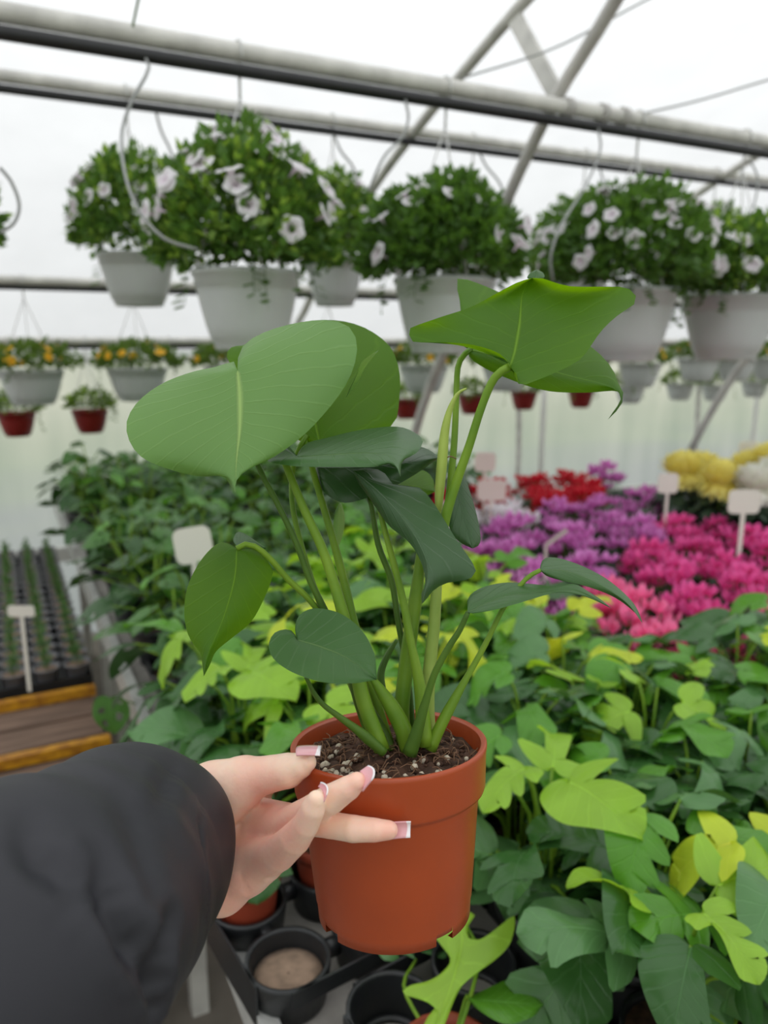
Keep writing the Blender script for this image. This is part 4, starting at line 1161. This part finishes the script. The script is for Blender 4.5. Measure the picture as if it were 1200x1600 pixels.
# ================================================================== SIGN TAGS
def sign(px, py, w_px, h_px, d, foot, label, m='tag', rz=None, tilt=0.0, stake=True):
    """rounded plate on a stake; foot = height of its lower end above the floor"""
    c = P(px, py, d); w_ = w_px * d / FPX; h_ = h_px * d / FPX
    t = thing('plant_sign', label, 'sign', (c[0], c[1], foot), YAW * -1 + (rz or 0.0))
    pts = []; rr = min(w_, h_) * 0.22
    for cx, cz, a0 in ((1, 1, 0), (-1, 1, 90), (-1, -1, 180), (1, -1, 270)):
        for k in range(5):
            a = math.radians(a0 + k * 22.5); pts.append((cx * (w_ / 2 - rr) + rr * math.cos(a), cz * (h_ / 2 - rr) + rr * math.sin(a)))
    n = len(pts); zc = c[2] - foot
    ct, st = math.cos(tilt), math.sin(tilt)
    q = [(x * ct - z * st, x * st + z * ct) for x, z in pts]
    vv = [(x, -0.0012, zc + z) for x, z in q] + [(x, 0.0012, zc + z) for x, z in q]
    ob('plate', mesh('plate', vv, [tuple(range(n)), tuple(range(n, 2 * n))[::-1]] + [(k, n + k, n + (k + 1) % n, (k + 1) % n) for k in range(n)], m, smooth=False), t)
    sw = max(0.004, w_ * 0.07)
    ob('stake', mesh('stake', *box(-sw, sw, -0.001, 0.001, 0, zc - h_ * 0.3), m, smooth=False), t)
sign(302, 852, 58, 58, 1.72, 0.86, 'blank white sign tag among the dark plants behind the held plant', tilt=0.12, rz=0.2)
sign(33, 955, 42, 18, 2.26, 0.575, 'small white sign on a tall stake in the seedling trays')
sign(758, 722, 33, 30, 2.75, 0.86, 'pinkish blank sign, upper of two at the red cyclamens', 'tagpink')
sign(768, 766, 45, 33, 2.60, 0.86, 'pinkish blank sign, lower of two at the red cyclamens', 'tagpink')
sign(1044, 755, 32, 32, 2.45, 0.86, 'white blank sign touching the leaning steel leg')
sign(1163, 784, 50, 38, 2.05, 0.86, 'white blank sign on a stake in front of the yellow chrysanthemums')
sign(1168, 703, 28, 27, 3.0, 0.86, 'cream blank sign above the yellow chrysanthemums')
t = thing('plant_label', 'folded clear grey plant label among the magenta cyclamens', 'plant label', P(852, 905, 1.75))
q = [P(852, 905, 1.75), P(853, 852, 1.75), P(886, 828, 1.75)]; 
for a, c, nm in ((q[0], q[1], 'stake'), (q[1], q[2], 'flap')):
    a = a - q[0]; c = c - q[0]; s_ = np.cross(c - a, F); s_ = s_ / np.linalg.norm(s_) * (0.005 if nm == 'flap' else .004); tk = F * 0.0008
    vv = [a + s_ - tk, a - s_ - tk, c - s_ - tk, c + s_ - tk, a + s_ + tk, a - s_ + tk, c - s_ + tk, c + s_ + tk]
    ob(nm, mesh(nm, vv, [(0, 1, 2, 3), (7, 6, 5, 4), (0, 4, 5, 1), (1, 5, 6, 2), (2, 6, 7, 3), (3, 7, 4, 0)], 'tagclear', smooth=False), t)

# ================================================================== HANGING BASKETS
def petunia_bm(b, c, nrm, r, rs):
    nrm = np.array(nrm, float); nrm /= np.linalg.norm(nrm); a = np.array([0, 0, 1.0]) if abs(nrm[2]) < .9 else np.array([1.0, 0, 0])
    e1 = np.cross(nrm, a); e1 /= np.linalg.norm(e1); e2 = np.cross(nrm, e1); sg = 20; v = []; uv = []
    ph = rs.uniform(0, 6.28)
    for i, (q, z) in enumerate(((0.05, -1.1), (0.16, -0.45), (0.35, -0.1), (0.75, 0.02), (1.0, -0.12))):
        for k in range(sg):
            th = 2 * math.pi * k / sg; lob = 1 + (0.10 * math.cos(5 * th + ph) if i > 2 else 0)
            v.append(np.array(c) + r * (q * lob * (e1 * math.cos(th) + e2 * math.sin(th)) + nrm * (z + 0.05 * math.cos(5 * th + ph) * q))); uv.append((0.5, min(1, q * 1.1)))
    b.add(v, [(i * sg + k, i * sg + (k + 1) % sg, (i + 1) * sg + (k + 1) % sg, (i + 1) * sg + k) for i in range(4) for k in range(sg)], uv)

def basket_pot(b, r, h, ribs=True):
    pr = [(0.001, 0.0), (r * 0.60, 0.0), (r * 0.64, h * 0.03), (r * 0.66, h * 0.10), (r * 0.70, h * 0.12), (r * 0.78, h * 0.30), (r * 0.86, h * 0.52), (r * 0.92, h * 0.72), (r * 0.945, h * 0.80), (r * 0.975, h * 0.81), (r * 0.98, h * 0.93), (r * 1.02, h * 0.94), (r * 1.03, h), (r * 0.97, h), (r * 0.94, h * 0.86)]
    b.add(*lathe(pr, 40)); b.add(*lathe([(r * 0.95, h * 0.9), (r * 0.5, h * 0.93), (0.001, h * 0.93)], 24), m=1)

def basket(rs, rim, hook, r, h, fo_r, fo_h, nleaf, nfl, label, group, hanger='wire', leafm=('basket',), petal='petunia', fr=0.027, trail=6, leafL=0.032, name='hanging_basket', potm='potwhite', squash=1.0, shift=(0, 0)):
    """rim: world centre of the pot rim; hook: world point on the pipe"""
    rim = np.array(rim); hook = np.array(hook) - rim
    t = thing(name, label, 'hanging basket', rim - [0, 0, h], 0, group)
    b = B(); basket_pot(b, r, h); ob('pot', b.mesh('pot', [potm, 'soil']), t)
    up = np.array([0, 0, h])
    for k in range(3):
        a = k * 2.094 + 0.5; e = up + [r * math.cos(a), r * math.sin(a), -0.008]; tp = up + hook - [0, 0, 0.10 * (hook[2] / 0.5)]
        ob('hanger_strand', B().add(*tube([e, tp], 0.0022, 5)).mesh('hanger_strand', hanger), t)
    hk = up + hook
    pts = [hk - [0, 0, 0.10 * (hook[2] / 0.5)], hk - [0, 0, 0.02], hk + [0, 0.026, 0.0], hk + [0, 0.01, 0.027], hk + [0, -0.022, 0.012], hk + [0, -0.025, -0.02]]
    ob('hook', B().add(*tube(catmull(pts, 16), 0.0035, 6)).mesh('hook', hanger), t)
    # foliage: a dome of small leaves
    b = B()
    for i in range(nleaf):
        az = rs.uniform(0, 6.28); el = math.asin(rs.uniform(-0.35, 1.0)); q = rs.uniform(0.45, 1.0) ** 0.5 * (1 + 0.12 * math.sin(3 * az + 1) + 0.08 * math.sin(7 * az))
        p = up + np.array([shift[0] + fo_r * q * math.cos(el) * math.cos(az), shift[1] + fo_r * q * math.cos(el) * math.sin(az), fo_h * 0.28 + fo_h * q * math.sin(el) * (0.85 if el > 0 else 0.55) * squash])
        d = np.array([math.cos(el) * math.cos(az), math.cos(el) * math.sin(az), math.sin(el) + rs.uniform(-.2, .9)]) + np.array([rs.gauss(0, .5) for _ in range(3)])
        d /= np.linalg.norm(d); sd = np.cross(d, [rs.gauss(0, 1) for _ in range(3)]); sd /= np.linalg.norm(sd) + 1e-9; nn = np.cross(sd, d)
        L = leafL * rs.uniform(0.7, 1.3); W = L * 0.32
        vv = [p, p + d * L * .45 + sd * W, p + d * L * .45 + nn * W * -.35, p + d * L * .45 - sd * W, p + d * L - nn * L * .15]
        b.add(vv, [(0, 1, 2), (0, 2, 3), (1, 4, 2), (2, 4, 3)], [(0, 0), (1, .5), (0, .5), (-1, .5), (0, 1)], m=0 if rs.random() < .75 else len(leafm) - 1)
    for i in range(trail):
        az = rs.uniform(0, 6.28); st = up + np.array([r * 0.95 * math.cos(az), r * 0.95 * math.sin(az), 0.02]); L = rs.uniform(0.04, 0.12)
        pth = catmull([st, st + [0.03 * math.cos(az), 0.03 * math.sin(az), -0.01], st + [0.045 * math.cos(az), 0.045 * math.sin(az), -L]], 10)
        b.add(*tube(pth, 0.001, 4), m=0)
        for p in pth[3:]:
            d = np.array([math.cos(az + rs.gauss(0, 1)), math.sin(az + rs.gauss(0, 1)), -.4]); sd = np.cross(d, [0, 0, 1]); W = leafL * .4
            b.add([p, p + d * leafL * .5 + sd * W, p + d * leafL, p + d * leafL * .5 - sd * W], [(0, 1, 2, 3)], [(0, 0), (1, .5), (0, 1), (-1, .5)])
    o = ob('foliage', b.mesh('foliage', list(leafm), smooth=False), t); o['kind'] = 'stuff'
    for i in range(nfl):
        az = i * 2.4 + rs.uniform(-.5, .5); el = math.asin(rs.uniform(-0.05, 0.98)); q = rs.uniform(0.97, 1.1)
        d = np.array([math.cos(el) * math.cos(az), math.cos(el) * math.sin(az), math.sin(el)])
        p = up + np.array([shift[0], shift[1], fo_h * .28]) + np.array([fo_r * q * d[0], fo_r * q * d[1], fo_h * q * d[2] * .88 * squash])
        b = B(); petunia_bm(b, p, d + np.array([rs.gauss(0, .3), rs.gauss(0, .3), rs.gauss(0, .2) + .1]), fr * rs.uniform(.8, 1.15), rs)
        ob('flower', b.mesh('flower', petal), t)
    return t

def hook_on(pipe, x): return np.array([x, pipe[0], pipe[1] - 0.0])
# (rim pixel centre, rim half width px, pot height px, label)
rs = random.Random(21)
NEAR = [(385, 424, 86, 118, 'white basket of white petunias, largest, directly above the pale big leaf', ('basket', 'basket_light'), 44, 1.72, 2.05),
        (692, 436, 78, 112, 'white basket with dense round green foliage and few flowers, centre of the near row', ('basket',), 22, 1.68, 1.62),
        (981, 452, 77, 108, 'white basket with many open white petunias, behind the underside of the top leaf', ('basket',), 46, 1.7, 1.72),
        (1142, 462, 73, 96, 'white basket cut by the right edge of the photo, near row', ('basket', 'basket_light'), 30, 1.5, 1.35)]
for (px, py, hw, hp, lab, lm, nf, fr_, fh_) in NEAR:
    p = atY(px, py, PIPE1[0]); d = depth(p); r = hw * d / FPX / 1.03
    p = p + np.array([0, 0, 0.0])
    basket(rs, p, hook_on(PIPE1, p[0]), r, hp * d / FPX * 1.02, r * fr_, r * fh_, 4200, int(nf * 1.3), lab, 'near row of hanging baskets', leafm=lm, trail=8)
FAR2 = [(213, 398, 60, 78, 'white basket of pale petunias behind and left of the largest basket', 26), (522, 402, 48, 74, 'white basket between the two largest baskets, on the second pipe', 26),
        (735, 420, 46, 70, 'white basket mostly hidden behind the dense round basket', 12), (905, 428, 46, 68, 'white basket behind the right pair, on the second pipe', 24), (1105, 440, 44, 62, 'white basket hidden between the two right baskets', 18),
        (-110, 380, 60, 78, 'white basket just beyond the left edge, on the second pipe', 20)]
for (px, py, hw, hp, lab, nf) in FAR2:
    p = atY(px, py, PIPE2[0]); d = depth(p); r = hw * d / FPX / 1.03
    basket(rs, p, hook_on(PIPE2, p[0]), r, hp * d / FPX, r * 1.6, r * 2.2, 3000, nf, lab, 'second row of hanging baskets', leafm=('basket', 'basket_light', 'basket_light'), trail=3)

NTH = ('first', 'second', 'third', 'fourth', 'fifth', 'sixth', 'seventh', 'eighth', 'ninth', 'tenth', 'eleventh', 'twelfth')
# far rows: white pots with yellow flowers, small red and small white pots
for i, (px, py) in enumerate(((48, 578), (214, 575), (362, 573), (515, 572), (662, 570), (790, 570), (905, 570), (1000, 567), (1092, 560), (1150, 560), (1205, 560))):
    p = atY(px, py, PIPE3[0]); d = depth(p); r = 0.135
    lab = {0: 'white pot with yellow flowers at the far left edge', 1: 'white pot with yellow flowers, left of the pale big leaf', 2: 'white pot with yellow flowers peeking out beside the pale leaf notch'}.get(i, '%s yellow-flowered white pot from the left in the far row' % NTH[i])
    basket(rs, p, hook_on(PIPE3, p[0]), r, 0.15, 0.19, 0.10, 700, 13, lab, 'far row of yellow-flowered white pots', leafm=('farleaf',), petal='gold', fr=0.02, trail=2, leafL=0.03, name='hanging_pot')
for i, (px, py, m) in enumerate(((25, 644, 'potred'), (140, 640, 'potred'), (270, 640, 'potred'), (635, 624, 'potred'), (737, 618, 'potred'), (819, 612, 'potred'), (908, 610, 'potred'), (985, 604, 'potwhite'), (1063, 600, 'potwhite'), (1118, 602, 'potwhite'), (1180, 597, 'potwhite'), (1228, 597, 'potwhite'))):
    p = atY(px, py, PIPE4[0]); r = 0.087 if m == 'potred' else .10
    kind_ = 'dark red' if m == 'potred' else 'small white'
    basket(rs, p, hook_on(PIPE4, p[0]), r, 0.115, r * 1.25, 0.085, 420, 1 if i == 5 else 0, '%s hanging pot with sprouts, %s from the left in the row at the wall' % (kind_, NTH[i]), 'small pots hanging at the wall', leafm=('farleaf', 'basket_light'), petal='gold', trail=2, leafL=0.025, name='hanging_pot', potm=m)

# drip tubes hanging from the hoses
def drip(pts, r, Y, lab):
    q = [atY(x, y, Y + dy) for x, y, dy in pts]; cable(q, r, lab, 'drip', 'drip_tube', 'drip tube', 24)
drip([(228, 92, -.03), (232, 110, -.05), (205, 160, -.06), (190, 210, -.08), (195, 270, -.2), (215, 325, -.25), (255, 372, -.28), (308, 390, -.25)], .0035, 1.9, 'grey drip tube looping in front of the largest basket')
drip([(0, 262, 0), (18, 285, 0), (30, 320, 0), (22, 348, 0), (0, 364, 0)], .004, 1.9, 'grey drip tube loop at the left edge of the photo')
drip([(633, 155, -.02), (638, 185, -.04), (628, 215, -.05), (600, 245, -.04), (575, 300, -.0)], .0035, 1.9, 'grey drip tube left of the dense round basket')
drip([(934, 198, -.02), (938, 235, -.05), (915, 290, -.1), (878, 350, -.2), (860, 400, -.22), (864, 440, -.2)], .0035, 1.9, 'grey drip tube between the dense basket and the petunias')
drip([(1172, 250, -.02), (1184, 280, -.04), (1178, 320, -.05), (1166, 345, -.03)], .0035, 1.9, 'grey drip tube above the right edge basket')
drip([(243, 172, 0), (252, 205, 0), (268, 240, 0), (280, 290, 0)], .0045, 2.8, 'grey drip tube behind the largest basket')
drip([(520, 205, 0), (532, 235, 0), (552, 262, 0), (565, 300, 0)], .0045, 2.8, 'grey drip tube above the basket between the two largest')
drip([(748, 235, 0), (760, 260, 0), (780, 285, 0), (800, 330, 0)], .0045, 2.8, 'grey drip tube behind the dense round basket')
drip([(938, 265, 0), (945, 290, 0), (955, 312, 0)], .0045, 2.8, 'grey drip tube behind the petunia basket')

# ================================================================== SEEDLING TRAYS
def seedling_proto(rs):
    t = thing('seedling_pot', 'small dark pot with a thin green seedling in the seedling tray', 'seedling pot', (0, 0, 0), 0, 'seedling pots in the black trays')
    b = B(); r, h = 0.043, 0.075
    b.add(*lathe([(r * .7, 0), (r * .92, h * .95), (r * 1.0, h * .95), (r * 1.0, h), (r * .90, h), (r * .86, h * .8)], 18)); b.add(*lathe([(r * .88, h * .86), (0.001, h * .88)], 18), m=1)
    ob('pot', b.mesh('pot', ['greypot', 'soil_dry']), t)
    b = B()
    for i in range(40):
        az = rs.uniform(0, 6.28); z = h * .9 + rs.uniform(0, .06); L = rs.uniform(.02, .036)
        p = np.array([rs.gauss(0, .006), rs.gauss(0, .006), z]); d = np.array([math.cos(az), math.sin(az), rs.uniform(.2, 1.2)]); d /= np.linalg.norm(d); sd = np.cross(d, [0, 0, 1.0]); sd /= np.linalg.norm(sd)
        b.add([p, p + d * L * .5 + sd * .004, p + d * L, p + d * L * .5 - sd * .004], [(0, 1, 2, 3)], [(0, 0), (1, .5), (0, 1), (-1, .5)])
    b.add(*tube([(0, 0, h * .85), (0, 0, h + .06)], 0.0012, 4))
    o = ob('seedling', b.mesh('seedling', 'sprig', smooth=False), t)
    return t
sps = [seedling_proto(random.Random(60 + k)) for k in range(3)]
zt = ZL + 0.006
x0, y0 = 0.148, 2.545
for ty in range(3):
    for tx in range(2):
        ax, ay = x0 - 0.046 - (tx * 4 + 3) * 0.093, y0 - 0.046 + ty * 6 * 0.093
        t = thing('seedling_tray', 'black seedling tray, %s one, %s' % (('foremost', 'middle', 'rearmost')[ty], ('beside the planted bench', 'at the left edge')[tx]), 'tray', (ax, ay, zt), 0, 'black seedling trays')
        w_, l_ = 4 * 0.093 - 0.006, 6 * 0.093 - 0.006
        b = B()
        for bx in ((0, w_, 0, l_, 0, 0.003), (0, w_, 0, .003, 0, .045), (0, w_, l_ - .003, l_, 0, .045), (0, .003, 0, l_, 0, .045), (w_ - .003, w_, 0, l_, 0, .045)): b.add(*box(*bx))
        ob('tray_body', b.mesh('tray_body', 'black', smooth=False), t)
for j in range(18):
    for i in range(8):
        x, y = x0 - i * 0.093, y0 + j * 0.093
        px, py, dz = proj((x, y, zt + .08))
        if px < -60: continue
        ORD = ('first', 'second', 'third', 'fourth', 'fifth', 'sixth', 'seventh', 'eighth', 'ninth', 'tenth', 'eleventh', 'twelfth', 'thirteenth', 'fourteenth', 'fifteenth', 'sixteenth', 'seventeenth', 'last')
        place(sps[rs.randrange(3)], x, y, zt + 0.004, rs.uniform(0, 6.28), 1.0, 'dark seedling pot, %s row from the yellow rail, %s from the planted bench' % (ORD[j], ORD[i]))

# ================================================================== CARRIER TRAYS AND EMPTY POTS BY THE BENCH EDGE
h1 = atZ(450, 1498, ZB + .055); h2 = atZ(566, 1442, ZB + .055); h3 = atZ(420, 1385, ZB + .055)
e1 = (h2 - h1); e2 = (h3 - h1)
pit = (np.linalg.norm(e1[:2]) + np.linalg.norm(e2[:2])) / 2
print('tray pitch', pit, e1, e2)
u1 = e1[:2] / np.linalg.norm(e1[:2]); u2 = np.array([-u1[1], u1[0]]); pit = min(max(pit, .115), .135)
def carrier(org, n1, n2, label):
    t = thing('carrier_tray', label, 'tray', (org[0], org[1], ZB + 0.001), math.atan2(u1[1], u1[0]), 'black carrier trays')
    b = B(); r = 0.047
    for i in range(n1):
        for j in range(n2):
            c = (i * pit, j * pit, 0)
            b.add(*lathe([(r * .86, 0.004), (r * .98, 0.052), (r * 1.0, 0.056), (r * 1.10, 0.056), (r * 1.11, 0.050), (r * .98, 0.002), (r * .86, 0.0), (r * .7, 0.0), (r * .7, 0.004), (r * .86, 0.004)], 28, c))
    for i in range(n1):
        for j in range(n2 - 1): b.add(*box(i * pit - .006, i * pit + .006, j * pit + r * 1.05, (j + 1) * pit - r * 1.05, .030, .052))
    for j in range(n2):
        for i in range(n1 - 1): b.add(*box(i * pit + r * 1.05, (i + 1) * pit - r * 1.05, j * pit - .006, j * pit + .006, .030, .052))
    ob('tray_body', b.mesh('tray_body', 'black'), t)
    q = r * 1.06; bb = B()
    for bx in ((-q, (n1 - 1) * pit + q, -q - .002, -q + .001), (-q, (n1 - 1) * pit + q, (n2 - 1) * pit + q - .001, (n2 - 1) * pit + q + .002)): bb.add(*box(bx[0] + .03, bx[1] - .03, bx[2], bx[3], .034, .056))
    for bx in ((-q - .002, -q + .001), ((n1 - 1) * pit + q - .001, (n1 - 1) * pit + q + .002)): bb.add(*box(bx[0], bx[1], -q + .03, (n2 - 1) * pit + q - .03, .0, .056))
    ob('tray_skirt', bb.mesh('tray_skirt', 'black', smooth=False), t)
    return t
carrier(h1, 2, 2, 'black carrier tray with an empty round hole below the held pot')
org2 = h1[:2] - u2 * (pit + 0.008) + u1 * 0.065
carrier(org2, 2, 1, 'second black carrier tray at the bottom edge below the empty hole')
def slot(i, j): 
    q = h1[:2] + u1 * pit * i + u2 * pit * j; return q
for (i, j, lab, hh) in ((0, 1, 'small terracotta pot in the carrier tray, partly behind the hand', .1), (1, 0, 'small terracotta pot in the carrier tray right below the held pot', .085), (1, 1, 'small terracotta pot in the carrier tray behind the held pot', .1)):
    q = slot(i, j); t = thing('empty_pot', lab, 'pot', (q[0], q[1], ZB + 0.006))
    b = B(); pot_small(b, 0.046, hh); ob('pot_body', b.mesh('pot_body', ['terracotta_in', 'soil']), t)
# dusty disc of soil seen through the empty hole
o = ob('soil_patch', B().add(*lathe([(0.038, 0.0), (0.0425, 0.026), (0.03, 0.0285), (0.015, 0.030), (0.001, 0.029)], 28)).mesh('soil_patch', 'soil_dry'), None, (h1[0], h1[1], ZB + 0.006)); tag(o, 'disc of dry pale soil lying in the empty hole of the carrier tray', 'soil')

# leaf hanging over the bench edge
root_ = atZ(212, 1100, ZB + .03)
t = thing('trailing_shoot', 'drooping dark leaf hanging over the bench edge above the yellow rail', 'plant shoot', root_)
b = B(); pth = catmull([np.zeros(3), P(190, 1094, depth(root_)) - root_, P(172, 1092, depth(root_)) - root_], 8); b.add(*tube(pth, .0018, 5)); ob('stem', b.mesh('stem', 'stem_dark'), t)
vv, fc, uv = blade(oval(), oval(), 0.085, 0.095, 0.5, 0.1, N=26, holes=lambda tt, u: any(abs(tt - a) < 0.05 and 0.25 < u * s < 0.7 for a, s in ((.35, 1), (.6, 1), (.5, -1), (.72, -1))))
Mx = np.stack([R, -U, -F * 1.0], 1)
ob('leaf', mesh('leaf', np.array(vv) @ Mx.T + pth[-1], fc, 'A_mid', uv), t)

# lime split-leaf plant right below the held pot: its big leaf is traced, its pot stands on the bench
lp = atZ(700, 1700, ZB + .05)
t = thing('split_leaf_plant', 'lime-green split-leaf plant with one big lobed leaf under the held pot', 'plant', (lp[0], lp[1], ZB + 0.004), 0, 'split-leaf plants on the bench')
lr = np.array([lp[0], lp[1], ZB + 0.004])
b = B(); pot_small(b); ob('pot', b.mesh('pot', ['terracotta_in', 'soil']), t)
def px_leaf2(left, right, mid, ctrl, m, stem, cup=0.0, fold=0.0):
    pts, uv, fc, W = leaf_grid(left, right, mid, N=44, M=5, t0=0.06)
    k = plane3(ctrl); V = []
    for (x, y), (u, q) in zip(pts, uv):
        d = 1 / (k[0] + k[1] * x + k[2] * y); V.append(P(x, y, d + cup * u * u + fold * abs(u)) - lr)
    b = B(); b.add(V, fc, uv)
    a = V[len(V) // len(pts) * 5]
    b.add(*tube(catmull([V[5], np.array(V[5]) * 0.55 + np.array([stem[0], stem[1], 0.04]), (0, 0, 0.075)], 10), (0.0018, 0.003), 6), m=1)
    ob('leaf', b.mesh('leaf', [m, 'stem']), t)
px_leaf2([(684, 1432), (672, 1452), (690, 1478), (704, 1500), (690, 1520), (668, 1533), (640, 1540), (629, 1552), (650, 1560), (680, 1570), (668, 1590), (655, 1620)],
         [(742, 1428), (730, 1450), (738, 1470), (768, 1462), (803, 1430), (798, 1472), (770, 1503), (735, 1525), (716, 1550), (705, 1575), (690, 1610)],
         [(716, 1424), (722, 1470), (708, 1530), (690, 1580), (662, 1640)], ((716, 1424, .86), (662, 1640, .74), (803, 1440, .84)), 'B_lime', (0.03, 0.0), cup=0.01, fold=-0.01)
px_leaf2([(592, 1480), (600, 1500), (625, 1497)], [(640, 1462), (675, 1458), (692, 1475), (690, 1498)], [(650, 1500), (630, 1480), (600, 1462)], ((650, 1500, .92), (600, 1462, .95), (692, 1480, .95)), 'B_grey', (-0.02, 0.02), cup=0.01)
px_leaf2([(760, 1545), (800, 1530), (830, 1545)], [(750, 1580), (790, 1600), (830, 1590)], [(730, 1560), (780, 1565), (850, 1570)], ((730, 1560, .80), (850, 1570, .78), (780, 1530, .83)), 'B_mid', (0.02, 0.02), cup=0.01)

# things that would share a label are told apart by their distance
ORDN = ['nearest', 'second nearest', 'third nearest', 'fourth nearest', 'fifth nearest', 'sixth nearest', 'seventh nearest', 'eighth nearest', 'ninth nearest', 'tenth nearest', 'eleventh nearest', 'twelfth nearest', 'thirteenth nearest', 'fourteenth nearest', 'fifteenth nearest', 'sixteenth nearest']
by = {}
for o in SC.objects:
    if o.parent is None and 'label' in o and o.get('category'): by.setdefault(o['label'], []).append(o)
for lab, os_ in by.items():
    if len(os_) > 1:
        os_.sort(key=lambda o: (Vector(o.location) - Vector((0, 0, CAMH))).length)
        for i, o in enumerate(os_):
            w_ = ORDN[min(i, 15)] if i < len(os_) - 1 or len(os_) > 16 else 'farthest'
            o['label'] = lab + ', ' + w_
